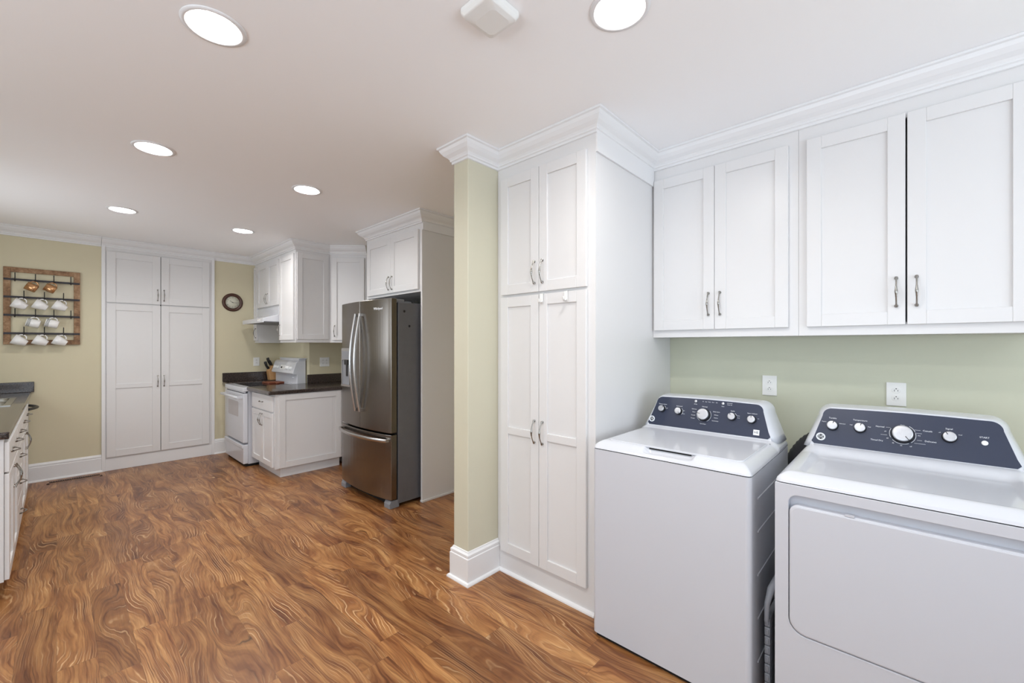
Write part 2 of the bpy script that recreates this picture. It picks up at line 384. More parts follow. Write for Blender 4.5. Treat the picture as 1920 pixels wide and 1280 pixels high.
# ------------------------------------------------------------------ cabinets. local frame: x right, -y out of the face, z up
def shaker(name, parent, x0, z0, w_, h_, m='white', st=.06, rails=(), flat=False, y=-.02, t=.02, bot=None):
    mb = MB(); bt = st if bot is None else bot
    if flat: mb.box(0, w_, 0, t-.001, 0, h_)
    else:
        mb.box(0, st, 0, t-.001, 0, h_); mb.box(w_-st, w_, 0, t-.001, 0, h_)
        mb.box(st, w_-st, 0, t-.001, 0, bt); mb.box(st, w_-st, 0, t-.001, h_-st, h_)
        for a, b in rails: mb.box(st, w_-st, 0, t-.001, a-z0, b-z0)
        mb.box(st-.002, w_-st+.002, .009, t-.0012, bt-.002, h_-st+.002)
    o = mb.build(name, m, parent, (x0, y, z0)); 
    b = o.modifiers.new('bevel', 'BEVEL'); b.width = .0016; b.segments = 1; b.limit_method = 'ANGLE'
    return o
def carcass(mb, W, D, z0, z1, st=.035, rt=.04, rb=.04, mids=(), sr=None):
    """open box with face frame"""
    mb.box(0, .018, .02, D, z0, z1); mb.box(W-.018, W, .02, D, z0, z1); mb.box(.018, W-.018, D-.01, D, z0, z1)
    mb.box(.018, W-.018, .02, D-.01, z0, z0+.018); mb.box(.018, W-.018, .02, D-.01, z1-.018, z1)
    sr = sr or st; mb.box(0, st, 0, .02, z0, z1); mb.box(W-sr, W, 0, .02, z0, z1)
    mb.box(st, W-sr, 0, .02, z0, z0+rb); mb.box(st, W-sr, 0, .02, z1-rt, z1)
    for a, b in mids: mb.box(st, W-sr, 0, .02, a, b)

RUN1 = [(1.89, 1.8735), (1.89, 1.1645), (2.569, 1.1645), (2.569, .3925), (2.569, -.397)]      # cornice line over pantry and laundry cabinets
def local(o): return (Matrix.Translation(o.location) @ Matrix.Rotation(o.rotation_euler.z, 4, 'Z')).inverted()
# --- tall pantry beside the partition
pan = thing('pantry_cabinet', 'tall white four-door pantry cabinet between green partition end and washer', 'cabinet', (1.89, 1.8735, 0), -PI/2)
W = 1.8735-1.165
mb = MB(); carcass(mb, W, XW-1.89-.002, .0, H-.002, .055, .18, .15, ((1.68, 1.725),))
mb.build('body', 'white', pan)
d = shaker('door', pan, .043, .135, .301, 1.557, rails=((.862, .905),)); handle(d, .301-.028, 0, .905-.135)
d = shaker('door', pan, .347, .135, .315, 1.557, rails=((.862, .905),)); handle(d, .028, 0, .905-.135)
d = shaker('door', pan, .043, 1.708, .301, .716); handle(d, .301-.028, 0, 1.82-1.708)
d = shaker('door', pan, .347, 1.708, .315, .716); handle(d, .028, 0, 1.82-1.708)
mb = MB(); sweep(mb, RUN1, crown_prof(.85), -1, part=(0, 2), T=local(pan)); sweep(mb, [(W+.0005, .0), (W+.0005, .675)], [(0, 2.40), (.010, 2.40), (.010, 2.51), (0, 2.51)], -1)
mb.build('crown_moulding', 'trim', pan)
mb = MB(); sweep(mb, [(0.018, 0), (W-.002, 0)], SHOE, -1); mb.build('shoe_moulding', 'trim', pan)

def overhook(px, lbl):
    t = MB(); t.box(-.012, .012, -.028, -.0255, -.052, .003); t.box(-.012, .012, -.028, -.004, .0008, .003)
    t.tube([(0, -.028, -.040), (0, -.040, -.050), (0, -.050, -.045), (0, -.054, -.030)], [.007, .007, .006, .005], 8, flat=(1.4, .6))
    o = t.build('over_door_hook', 'plastic', None, (1.89, 1.8735-px, 1.692), -PI/2, bevel=.001)
    tag(o, lbl, 'hook', 'white hooks over the pantry door')
overhook(.372, 'white plastic hook over the lower right pantry door, nearer the door gap')
overhook(.540, 'white plastic hook over the lower right pantry door, toward the hinge side')

# --- laundry wall cabinets
def laundry(name_lbl, y_left, W, dx, crownL, crownR):
    c = thing('upper_cabinet', name_lbl, 'cabinet', (2.57, y_left, 1.45), -PI/2, 'white cabinets over the washer and dryer')
    mb = MB(); carcass(mb, W, XW-2.572, 0, H-1.452, dx[0][0]+.01, .18, .055, (), W-dx[1][0]-dx[1][1]+.01)
    if dx[0][0] < .02: mb.box(.36, .38, .001, .02, .05, 1.0)
    mb.build('body', 'white', c)
    for i, (x, wd) in enumerate(dx):
        d = shaker('door', c, x, .043, wd, .935); handle(d, wd-.030 if i == 0 else .030, 0, .145)
    mb = MB(); sweep(mb, RUN1, crown_prof(.85), -1, part=(crownL, crownR), T=local(c))
    mb.build('crown_moulding', 'trim', c); return c
laundry('white two-door wall cabinet above the washer, touching the tall pantry', 1.163, .770, [(.012, .357), (.371, .357)], 2, 3)
laundry('white two-door wall cabinet above the dryer with dark gap between doors', .392, .790, [(.035, .362), (.403, .362)], 3, 4)

# --- built-in closet cupboard in the back wall
clo = thing('built_in_cupboard', 'tall built-in white cupboard with four doors in the beige back wall', 'cabinet', (.337, YB-.012, 0), 0)
W = 1.383-.337
mb = MB(); mb.box(0, W, 0, .0115, 0, H-.002); mb.build('body', 'white', clo)
mb = MB(); mb.box(.504, .513, -.0035, -.0005, .15, 2.455); mb.build('centre_gap_shade', 'dark', clo)  # dark strip standing in for the interior shade seen between the doors
mb = MB(); mb.box(0, .030, -.012, 0, 0, H-.06); mb.box(W-.03, W, -.012, 0, 0, H-.06); mb.box(.03, W-.03, -.004, 0, 0, .13); mb.build('frame', 'trim', clo, bevel=.002)
for x in (.040, .511):
    wd = .466 if x < .1 else .478
    L_ = x < .1
    d = shaker('door', clo, x, .15, wd, 1.722, rails=((.915, .965),), st=.075); handle(d, wd-.027 if L_ else .027, 0, .98-.15)
    d = shaker('door', clo, x, 1.885, wd, .57, st=.075); handle(d, wd-.027 if L_ else .027, 0, 1.995-1.885)
mb = MB(); sweep(mb, [(0, 0), (W, 0)], crown_prof(.75), -1); mb.build('crown_moulding', 'trim', clo)

# --- refrigerator surround
fc = thing('refrigerator_cabinet', 'white two-door cabinet over the refrigerator with tall side panel', 'cabinet', (2.22, 4.14, 0), -PI/2)
W = 4.14-3.155
mb = MB(); carcass(mb, W, XK-2.222, 1.885, H-.002, .05, .16, .035); mb.build('body', 'white', fc)
mb = MB(); mb.box(W-.022, W, .001, XK-2.222, .0, 1.885); mb.box(W-.024, W+.012, -.004, XK-2.24, 0, .016); mb.build('side_panel', 'white', fc, bevel=.001)
mb = MB(); mb.box(0, .018, .001, XK-2.222, .0, 1.885); mb.build('side_panel', 'white', fc)
d = shaker('door', fc, .035, 1.908, .454, .537); handle(d, .454-.028, 0, .095)
d = shaker('door', fc, .492, 1.908, .454, .537); handle(d, .028, 0, .095)
mb = MB(); sweep(mb, [(0, .5), (0, 0), (W, 0), (W, .60)], crown_prof(1.05), -1); sweep(mb, [(W+.0005, .0), (W+.0005, .60)], [(0, 2.435), (.013, 2.435), (.013, 2.505), (0, 2.505)], -1)
mb.build('crown_moulding', 'trim', fc)

# --- cabinets around the range (upper)
def U(name, lbl, loc, rot, grp='white upper cabinets around the range'):
    return thing(name, lbl, 'cabinet', loc, rot, grp)
u1 = U('upper_cabinet', 'narrow white upper cabinet in the corner left of the range hood', (1.85, YB-.002, 1.435), -PI/2)
mb = MB(); carcass(mb, .150, XR-1.852, 0, H-1.437, .02, .155, .04); mb.build('body', 'white', u1)
d = shaker('door', u1, .010, .03, .130, .99, st=.035); handle(d, .105, 0, .10)
u2 = U('upper_cabinet', 'short white two-door upper cabinet directly above the range hood', (1.85, 6.377, 1.885), -PI/2)
mb = MB(); carcass(mb, .815, XR-1.852, 0, H-1.887, .02, .155, .025); mb.build('body', 'white', u2)
d = shaker('door', u2, .012, .012, .393, .555); handle(d, .393-.025, 0, .10)
d = shaker('door', u2, .408, .012, .393, .555); handle(d, .025, 0, .10)
u3 = U('upper_cabinet', 'white upper cabinet right of the range hood with panelled end', (1.85, 5.560, 1.435), -PI/2)
mb = MB(); carcass(mb, .485, XR-1.852, 0, H-1.437, .035, .155, .04); mb.box(.09, .485, .3085, .39, 0, H-1.437); mb.build('body', 'white', u3)
d = shaker('door', u3, .020, .03, .440, .99); handle(d, .026, 0, .12)
T = Matrix.Rotation(PI/2, 4, 'Z')
mb = MB(); sx0, sx1, z0, z1 = .012, .372, .035, 1.03
for a in ((sx0, sx0+.06, z0, z1), (sx1-.06, sx1, z0, z1), (sx0+.06, sx1-.06, z0, z0+.06), (sx0+.06, sx1-.06, z1-.06, z1)):
    mb.box(.485, .497, a[0], a[1], a[2], a[3])
mb.build('end_panel', 'white', u3, bevel=.0015, seg=1)
u4 = U('upper_cabinet', 'white diagonal corner upper cabinet beside the refrigerator', (2.24, 5.073, 1.435), -PI/4)
mb = MB(); c45 = math.cos(PI/4)
Wd = .445
def loc45(X, Y): dx, dy = X-2.24, Y-5.073; return (dx*c45-dy*c45, dx*c45+dy*c45)
mb.prism([loc45(2.241, 5.0735), loc45(2.555, 4.76), loc45(2.878, 4.76), loc45(2.878, 5.478), loc45(2.241, 5.478)], 0, H-1.437); mb.build('body', 'white', u4)
d = shaker('door', u4, .035, .03, .380, .99, st=.055); handle(d, .028, 0, .11)

# the cornice runs over all four, mitred; each cabinet carries its own length of it
RUN = [(1.85, YB-.002), (1.85, 6.3775), (1.85, 5.5615), (1.85, 5.075), (2.24, 5.075), (2.5535, 4.7615)]
for cab, a, b in ((u1, 0, 1), (u2, 1, 2), (u3, 2, 4), (u4, 4, 5)):
    Ti = (Matrix.Translation(cab.location) @ Matrix.Rotation(cab.rotation_euler.z, 4, 'Z')).inverted()
    mb = MB(); sweep(mb, RUN, crown_prof(1.0), -1, part=(a, b), T=Ti); mb.build('crown_moulding', 'trim', cab)

# --- range hood
hd = thing('range_hood', 'white under-cabinet range hood above the stove', 'hood', (1.66, 6.368, 1.675), -PI/2)
mb = MB(); Wh = .80
mb.prism_x([(0, .012), (0, .050), (.17, .100), (.175, .205), (.495, .205), (.495, .012)], 0, Wh); mb.build('body', 'enamel', hd, bevel=.004)
mb = MB(); mb.box(.02, Wh-.02, .03, .47, .004, .014); mb.build('filter', 'greyplastic', hd)
mb = MB(); mb.box(0, Wh, -.002, .012, 0, .014); mb.build('lip', 'enamel', hd, bevel=.001)
for i in range(2): MB().box(.62+i*.05, .645+i*.05, -.004, .002, .022, .036).build('switch', 'plastic', hd)

# --- base cabinets near range
b1 = thing('base_cabinet', 'white base cabinet with one drawer, two doors and panelled end beside the range', 'cabinet', (1.555, 5.547, 0), -PI/2)
Wb = 5.547-4.82
mb = MB(); carcass(mb, Wb, XR-1.557, .10, .884, .035, .03, .03, ((.665, .715),), .055); mb.box(.10, Wb-.0005, .604, .715, .10, .884)
mb.build('body', 'white', b1)
mb = MB(); mb.box(.005, Wb-.035, .06, .70, 0, .0995); mb.build('toe_kick', 'white', b1)
d = shaker('drawer', b1, .02, .70, Wb-.06, .165, flat=True); handle(d, (Wb-.06)/2, 0, .085, True, .85)
hw = (Wb-.063)/2
d = shaker('door', b1, .02, .115, hw, .568, st=.055); handle(d, hw-.026, 0, .475)
d = shaker('door', b1, .023+hw, .115, hw, .568, st=.055); handle(d, .026, 0, .475)
mb = MB(); e0, e1 = .035, .70
for a in ((e0, e0+.062, .105, .88), (e1-.062, e1, .105, .88), (e0+.062, e1-.062, .105, .167), (e0+.062, e1-.062, .818, .88)): mb.box(Wb, Wb+.012, *a)
mb.build('end_panel', 'white', b1, bevel=.0015, seg=1)
b2 = thing('base_cabinet', 'white diagonal base cabinet half hidden behind the refrigerator', 'cabinet', (2.275, 4.832, 0), -PI/4)
def l45(X, Y): dx, dy = X-2.275, Y-4.832; return (dx*c45-dy*c45, dx*c45+dy*c45)
mb = MB(); mb.prism([l45(2.277, 4.833), l45(2.50, 4.61), l45(2.50, 4.16), l45(2.878, 4.16), l45(2.878, 5.478), l45(2.31, 5.478), l45(2.31, 5.0)], .10, .884); mb.build('body', 'white', b2)
mb = MB(); mb.prism([l45(2.335, 4.86), l45(2.57, 4.62), l45(2.57, 4.2), l45(2.82, 4.2), l45(2.82, 5.3), l45(2.34, 5.3)], 0, .0995); mb.build('toe_kick', 'white', b2)
shaker('drawer', b2, .02, .70, .27, .165, flat=True); shaker('door', b2, .02, .115, .27, .568)
b3 = thing('base_cabinet', 'slim white base filler cabinet between the range and back wall', 'cabinet', (1.50, 6.335, 0), 0)
mb = MB(); mb.box(0, .655, 0, YB-6.337, .0, .884); mb.build('body', 'white', b3)

def slab(name, poly, z0, z1, m, lbl, cat, bev=.012):
    mb = MB(); cx, cy = poly[0]; mb.prism([(x-cx, y-cy) for x, y in poly], 0, z1-z0); o = mb.build(name, m, None, (cx, cy, z0), 0, bevel=bev, seg=3)
    if lbl: tag(o, lbl, cat)
    return o
slab('countertop', [(1.485, 4.79), (2.255, 4.79), (2.50, 4.545), (2.50, 4.16), (2.878, 4.16), (2.878, 5.478), (2.158, 5.478), (2.158, 5.547), (1.485, 5.547)], .885, .925, 'granite', 'dark speckled laminate countertop between the range and the refrigerator', 'countertop')
slab('countertop', [(1.47, 6.333), (2.158, 6.333), (2.158, 6.528), (1.47, 6.528)], .885, .925, 'granite', 'narrow dark countertop strip behind the range at the back wall', 'countertop')
def bs(x0, x1, y0, y1, z0, z1, lbl):
    mb = MB(); mb.box(0, x1-x0, 0, y1-y0, 0, z1-z0); tag(mb.build('backsplash', 'granite', None, (x0, y0, z0), 0, bevel=.003), lbl, 'backsplash')
bs(1.47, 2.156, 6.508, 6.529, .9255, 1.040, 'dark speckled backsplash strip along back wall behind the range')
bs(2.13, 2.876, 5.458, 5.478, .9255, 1.035, 'dark speckled backsplash strip under the double outlet')

# ------------------------------------------------------------------ range
rg = thing('range', 'white freestanding electric range with black glass top', 'stove', (1.457, 6.315, 0), -PI/2)
Wr = .758
mb = MB(); mb.box(.003, Wr-.003, .05, .66, .03, .885); mb.build('body', 'body', rg)
mb = MB(); mb.box(.02, Wr-.02, .03, .6, 0.0, .03); mb.build('plinth', 'dark', rg)
mb = MB(); mb.box(0, Wr, .0, .05, .035, .255); mb.box(.0, Wr, -.012, .01, .215, .255); mb.build('storage_drawer', 'enamel', rg, bevel=.006)
mb = MB(); mb.box(0, Wr, .0, .048, .275, .845); dr = mb.build('oven_door', 'enamel', rg, bevel=.008)
mb = MB(); mb.prism_y(rrect(.14, .56, .56, .74, .02), -.0015, .002); mb.build('window', 'ovenwin', dr)
mb = MB(); mb.tube([(.03, -.045, .80), (.02, -.05, .80), (Wr-.02, -.05, .80), (Wr-.03, -.045, .80)], .011, 10, flat=(1.2, 1.5))
for x in (.04, Wr-.06): mb.box(x, x+.02, -.05, .002, .785, .815)
mb.build('handle', 'enamel', dr, bevel=.002)
mb = MB(); mb.box(0, Wr, -.004, .655, .868, .915); mb.box(.01, Wr-.01, .01, .03, .850, .868); mb.build('cooktop_frame', 'enamel', rg, bevel=.006)
mb = MB(); mb.box(.075, Wr-.075, .085, .53, .9152, .918); mb.build('cooktop_glass', 'glass', rg)
mb = MB(); mb.box(.02, Wr-.02, .012, .028, .846, .862); mb.build('vent_slot', 'dark', rg)
mb = MB(); mb.prism_x([(.585, .915), (.585, 1.035), (.540, 1.040), (.532, 1.052), (.575, 1.185), (.60, 1.205), (.69, 1.205), (.69, .915)], 0, Wr)
bgd = mb.build('backguard', 'enamel', rg, bevel=.005)
mb = MB(); mb.box(.09, Wr-.02, .612, .70, 1.2055, 1.235); mb.box(.08, Wr+.012, .605, .70, 1.228, 1.240); mb.build('vent_cap', 'enamel', bgd, bevel=.003)
tl = math.atan2(.043, .133)
def rgT(x, z): return Matrix.Translation((x, .532+(z-1.052)*.323, z)) @ Matrix.Rotation(PI/2-tl, 4, 'X')
for x, r in ((.10, .024), (.20, .019), (.53, .022), (.65, .024)):
    mb = MB(); mb.lathe([(r*1.15, 0), (r*1.15, .003), (r, .004), (r*.92, .022), (.0001, .023)], 20, rgT(x, 1.115)); mb.box(-.003, .003, -r*.9, r*.9, .022, .028, rgT(x, 1.115)); mb.build('knob', 'plastic', bgd)
mb = MB(); mb.box(-.085, .075, -.028, .028, 0, .0015, rgT(.37, 1.12)); mb.build('display', 'plastic', bgd)
mb = MB()
for x in (.315, .34): mb.lathe([(.011, 0.0015), (.011, .004), (.0001, .004)], 12, rgT(x, 1.115))
mb.build('button', 'dark', bgd)
mb = MB(); mb.box(.60, .66, .583, .5855, .99, 1.0); mb.build('badge', 'print', bgd)

# things on the range and counter
KX, KY = 2.035, 6.42
kb = thing('knife_block', 'light wooden knife block standing behind the range backguard', 'knife block', (KX, KY, .926), -PI/2)
mb = MB(); mb.prism_x([(-.045, 0), (-.062, .125), (-.010, .205), (.062, .150), (.050, 0)], -.055, .055); mb.build('block', 'wood', kb, bevel=.004)
kn = None
KN = [(-.034, -.045, .148, 'black-handled knife at the lower left of the wooden block'), (.002, -.042, .152, 'black-handled knife at the lower middle of the wooden block'),
      (-.030, -.016, .198, 'tall black-handled knife at the upper left of the wooden block'), (.006, -.012, .204, 'tallest black-handled knife in the upper middle of the wooden block')]
for x, y, z, lbl in KN:
    if kn is None:
        k = thing('kitchen_knife', lbl, 'knife', (0, 0, 0), -PI/2, 'knives in the wooden block')
        m1 = MB(); R = Matrix.Rotation(math.radians(26), 4, 'X')
        m1.tube([(0, 0, .002), (0, 0, .02), (0, -.005, .05), (0, .002, .095), (0, .008, .112)], [.010, .012, .010, .013, .010], 10, R, flat=(.8, 1.35)); m1.build('handle', 'black', k)
        m2 = MB(); m2.box(-.001, .001, -.008, .008, -.03, .004, R); m2.build('blade', 'sshandle', k); kn = k
    else: k = dup(kn); k['label'] = lbl; k['group'] = 'knives in the wooden block'
    k.location = (KX+y, KY-x, .926+z)
sc_ = thing('scissors', 'black-handled kitchen scissors at the right of the wooden knife block', 'scissors', (KX-.015, KY-.040, 1.122), -PI/2)
for s_ in (-1, 1):
    mb = MB(); pts = [(.013*s_+.013*math.cos(a), -.022-.012*math.sin(a), .050+.026*math.sin(a)) for a in [2*PI*i/16 for i in range(17)]]
    mb.tube(pts, .0048, 8, caps=False); mb.tube([(.013*s_, -.012, .026), (.0, .0, .002)], .006, 8); mb.build('handle', 'black', sc_)
mb = MB(); mb.box(-.006, .006, -.001, .003, -.03, .004); mb.build('blade', 'sshandle', sc_)
cb = thing('cutting_board', 'small reddish wooden board lying on the black cooktop', 'board', (1.90, 5.98, .9185), 0)
mb = MB(); mb.prism(rrect(-.10, .10, -.13, .10, .02), 0, .016); mb.build('board', 'board', cb, bevel=.003)
mb = MB(); mb.prism(rrect(-.02, .02, -.19, -.13, .012), .001, .015); mb.build('handle', 'board', cb, bevel=.002)

# ------------------------------------------------------------------ refrigerator
fr = thing('refrigerator', 'stainless french-door refrigerator with bottom freezer under white cabinet', 'refrigerator', (1.935, 4.122, 0), -PI/2)
Wf = .918
mb = MB(); mb.box(.004, Wf-.004, .075, .80, .03, 1.775); mb.build('body', 'fside', fr, bevel=.004)
mb = MB(); mb.box(.05, Wf-.05, .05, .078, .005, .06); mb.box(.02, Wf-.02, .060, .076, .06, 1.77); mb.build('gasket', 'dark', fr)
def bulge(x): u = (x-Wf/2)/(Wf/2); return -.042*(1-u*u)
def curved(x0, x1, z0, z1, name, par, yb=.058, n=14, rc=.012):
    mb = MB(); rows = []
    for i in range(n+1):
        x = x0+(x1-x0)*i/n; y = bulge(x)
        e = 0
        if x0 < .001 and i == 0: e = .006
        if x1 > Wf-.001 and i == n: e = .006
        rows.append((x, y+e))
    poly = rows+[(x1, yb), (x0, yb)]
    mb.prism(poly, z0, z1); o = mb.build(name, 'ss', par, bevel=.004); return o
dl = curved(0, Wf/2-.003, .648, 1.806, 'door', fr); drr = curved(Wf/2+.003, Wf, .648, 1.806, 'door', fr); fz = curved(0, Wf, .075, .632, 'freezer_drawer', fr)
def bow(x, z0, z1, par, bowd=.052):
    mb = MB(); pts = []; rad = []
    y0 = bulge(x); n = 22
    for i in range(n+1):
        t = i/n; z = z0+(z1-z0)*t; pts.append((x, y0-.020-bowd*math.sin(PI*t), z)); rad.append(.0125)
    mb.tube(pts, rad, 12, flat=(1.15, .75))
    for z in (z0+.012, z1-.012): mb.box(x-.011, x+.011, y0-.030, y0+.004, z-.014, z+.014)
    return mb.build('handle', 'sshandle', par, bevel=.002)
bow(Wf/2-.040, .800, 1.690, dl); bow(Wf/2+.040, .800, 1.690, drr)
mb = MB(); pts = []; n = 24
for i in range(n+1):
    t = i/n; x = .025+(Wf-.05)*t; pts.append((x, bulge(x)-.022-.030*math.sin(PI*t)**.6, .585))
mb.tube(pts, .013, 12, flat=(.8, 1.25))
for x in (.035, Wf-.035): mb.box(x-.014, x+.014, bulge(x)-.026, bulge(x)+.006, .572, .598)
mb.build('handle', 'sshandle', fz, bevel=.002)
# dispenser
mb = MB(); DX0, DX1, DZ0, DZ1 = .085, .295, 1.005, 1.375
yb_ = bulge(.19)
outer = rrect(DX0, DX1, DZ0, DZ1, .012); inner = rrect(DX0+.012, DX1-.012, DZ0+.014, DZ1-.115, .008)
plate(mb, outer, inner, yb_-.012, yb_+.020); disp = mb.build('dispenser', 'sshandle', dl, bevel=.0015)
mb = MB(); mb.box(DX0+.010, DX1-.010, yb_-.004, yb_-.001, DZ0+.012, DZ1-.113); mb.build('recess', 'greyplastic', disp)
mb = MB(); mb.box(DX0+.02, DX1-.02, yb_-.015, yb_-.012, DZ1-.105, DZ1-.03); mb.build('display', 'greyplastic', disp)
mb = MB(); mb.box(DX0+.07, DX1-.07, yb_-.018, yb_-.006, DZ1-.16, DZ1-.112); mb.box(DX0+.09, DX1-.09, yb_-.010, yb_-.004, DZ0+.10, DZ1-.15); mb.build('paddle', 'black', disp)
mb = MB(); mb.box(DX0+.014, DX1-.014, yb_-.022, yb_-.005, DZ0+.004, DZ0+.022); mb.build('drip_tray', 'sshandle', disp)
mb = MB(); mb.text('Whirlpool', .030, Matrix.Translation((.755, bulge(.755)-.001, 1.722)) @ Matrix.Rotation(math.atan2(.042*2*.64, .459), 4, 'Z') @ Matrix.Rotation(PI/2, 4, 'X'), .0015); mb.build('badge', 'print', drr)
for x0 in (.04, Wf-.12):
    mb = MB(); mb.box(x0, x0+.08, .01, .16, 1.776, 1.806 if x0 > .5 else 1.80); mb.box(x0+.01, x0+.07, .16, .24, 1.776, 1.792); mb.build('hinge_cover', 'greyplastic', fr, bevel=.004)
for x0 in (.01, Wf-.10):
    mb = MB(); mb.prism_x([(-.005, .0), (-.005, .040), (.010, .066), (.09, .066), (.09, .0)], x0, x0+.09); mb.build('foot', 'greyplastic', fr, bevel=.004)
for x, z in ((.135, 1.70), (.187, 1.571)):
    MB().lathe([(.0001, 0), (.011, 0), (.011, .002), (.0001, .003)], 16, Matrix.Translation((Wf-.0045, x, z)) @ Matrix.Rotation(PI/2, 4, 'Y')).build('plug', 'black', fr)

# ------------------------------------------------------------------ washer and dryer. local: x right, y depth, z up
def panel_pt(x, s_, yb=.516, zb=.957, dy=.052, dz=.157): return (x, yb+dy*s_, zb+dz*s_)
def console(par, W, zb):
    tilt = (.052, .157); cx = W/2
    def outline(hb, ht, z0, z1, rt, n=8):
        pts = [(cx-hb, z0)]
        # left side up to the rounded top corner, then arched top, mirrored
        L_ = [(cx-hb+(hb-ht)*t, z0+(z1-rt-z0)*t) for t in (0, .25, .5, .75, 1)]
        arc = []
        for i in range(1, n+1):
            a = PI-PI/2*i/n; arc.append((cx-ht+rt+rt*math.cos(a), z1-rt+rt*math.sin(a)))
        top = [(cx-ht+rt+(ht-rt)*t, z1+.004*math.sin(PI/2*t)) for t in (.5, 1)]
        half = L_+arc+top
        return half+[(2*cx-x, z) for x, z in reversed(half[:-1])]
    z1 = zb+.163
    rings = []
    big = outline(W/2-.004, W/2-.052, zb-.020, z1, .050)
    for y in (W-.006, ): rings.append([(x, y, z) for x, z in big])
    def on(face_off, o):
        r = []
        for x, z in o:
            s_ = (z-zb)/tilt[1]; r.append((x, .516+tilt[0]*s_+face_off, z))
        return r
    rings.append(on(.085, big))
    mid = outline(W/2-.010, W/2-.062, zb-.018, z1-.001, .048); rings.append(on(.030, mid))
    mid2 = outline(W/2-.022, W/2-.070, zb-.016, z1-.003, .045); rings.append(on(.008, mid2))
    inn = outline(W/2-.034, W/2-.076, zb-.014, z1-.0045, .042); rings.append(on(0.0, inn))
    mb = MB(); mb.loft(rings, True, True, True); c = mb.build('console', 'enamel', par)
    m_ = c.data; 
    # navy fascia
    face = outline(W/2-.041, W/2-.078, zb, z1-.0095, .032)
    lo = face[0]; pts = [(face[0][0]+.010, zb)]+[(face[0][0], zb+.010)]+face[1:-1]+[(face[-1][0], zb+.010), (face[-1][0]-.010, zb)]
    mb = MB()
    ring0 = [(x, y-.0022, z) for (x, y, z) in on(0, pts)]; ring1 = [(x, y+.004, z) for (x, y, z) in on(0, pts)]
    mb.loft([ring1, ring0], False, False, True); p = mb.build('control_panel', 'navy', par); 
    return c, p
TA = math.atan2(.052, .157)
def PT(x, z, zb, off=.0026):
    s_ = (z-zb)/.157; nrm = Vector((0, -.157, .052)).normalized()
    return Matrix.Translation(Vector((x, .516+.052*s_, z))+nrm*off) @ Matrix.Rotation(PI/2-TA, 4, 'X')
def knob(par, x, z, zb, r, ang, h=.020):
    T = PT(x, z, zb)
    mb = MB(); mb.lathe([(r*1.12, 0), (r*1.10, h*.3), (r*1.02, h*.85), (r, h*.85)], 32, T); k = mb.build('knob', 'black', par)
    mb = MB(); mb.lathe([(r*.99, h*.80), (r*.99, h*.98), (r*.93, h*1.08), (r*.80, h*1.10), (.0001, h*1.06)], 36, T); mb.build('knob_cap', 'knob', k)
    R = T @ Matrix.Rotation(ang, 4, 'Z')
    mb = MB(); mb.box(-.0012, .0012, r*.45, r*1.0, h*1.06, h*1.15, R); mb.build('pointer', 'black', k)
    return k
def arc(mb, T, r, a0, a1, wd=.0014, n=16):
    A = [math.radians(a0+(a1-a0)*i/n) for i in range(n+1)]
    vs = [((r+q)*math.cos(a), (r+q)*math.sin(a), .0003) for a in A for q in (0, wd)]
    mb.add(vs, [(2*i, 2*i+1, 2*i+3, 2*i+2) for i in range(n)], False, T)
def ge_badge(par, x, z, zb):
    T = PT(x, z, zb)
    mb = MB(); mb.lathe([(.0001, .0), (.0168, 0), (.0168, .0012), (.0118, .0016), (.0118, .0008), (.0001, .0008)], 36, T); b = mb.build('badge', 'print', par)
    mb = MB(); mb.lathe([(.0001, .0009), (.0112, .0009), (.0001, .0011)], 30, T); mb.build('disc', 'darkprint', b)
    mb = MB(); mb.text('GE', .0135, T @ Matrix.Translation((0, 0, .0016)), .0003)
    for k in range(4): arc(mb, T @ Matrix.Translation((0, 0, .0012)), .0088, 90*k+18, 90*k+72, .0013, 8)
    mb.build('lettering', 'print', b)
def lettering(par, zb, items, arcs=(), lines=()):
    mb = MB()
    for txt, x, z, sz in items: mb.text(txt, sz, PT(x, z, zb, .0028), .0002)
    for x, z, r, a0, a1 in arcs: arc(mb, PT(x, z, zb, .0026), r, a0, a1)
    for x0, x1, z in lines:
        T = PT((x0+x1)/2, z, zb, .0028); mb.box(-(x1-x0)/2, (x1-x0)/2, -.0004, .0004, 0, .0003, T)
    return mb.build('lettering', 'print', par)

def sstep(a, b, x):
    t = max(0, min(1, (x-a)/(b-a))); return t*t*(3-2*t)
def cover(par, W, D, hf, z0, xs=None, ys=None, m='enamel', name='top_cover'):
    import bisect
    nx, ny = 140, 120
    xs = sorted(set([round(W*i/nx, 5) for i in range(nx+1)]+[.001, .003, W-.001, W-.003])); ys = sorted(set([round(D*i/ny, 5) for i in range(ny+1)]+[.001, .003]))
    rc = .022
    mb = MB(); vs = []; fs = []
    def corner(x, y):
        # round the front corners in plan
        for cx, sx in ((rc, -1), (W-rc, 1)):
            if (x-cx)*sx > 0 and y < rc:
                dx, dy = x-cx, y-rc; mx = max(abs(dx), abs(dy)); L_ = math.hypot(dx, dy)
                if L_ > 1e-9: k = mx/L_; return cx+dx*k, rc+dy*k
        return x, y
    for y in ys:
        for x in xs:
            X, Y = corner(x, y); d_s = min(x, W-x); vs.append((X, Y, hf(x, y)))
    n = len(xs)
    for j in range(len(ys)-1):
        for i in range(n-1): fs.append((j*n+i, j*n+i+1, (j+1)*n+i+1, (j+1)*n+i))
    mb.add(vs, fs, True)
    per = [i for i in range(n)]+[j*n+n-1 for j in range(1, len(ys))]+[(len(ys)-1)*n+i for i in range(n-2, -1, -1)]+[j*n for j in range(len(ys)-2, 0, -1)]
    ring = [vs[i] for i in per]; low = [(x, y, z0) for x, y, z in ring]
    k = len(ring); mb.add(ring+low, [(i, (i+1) % k, k+(i+1) % k, k+i) for i in range(k)], True); mb.add(low, [tuple(range(k))], False)
    return mb.build(name, m, par)

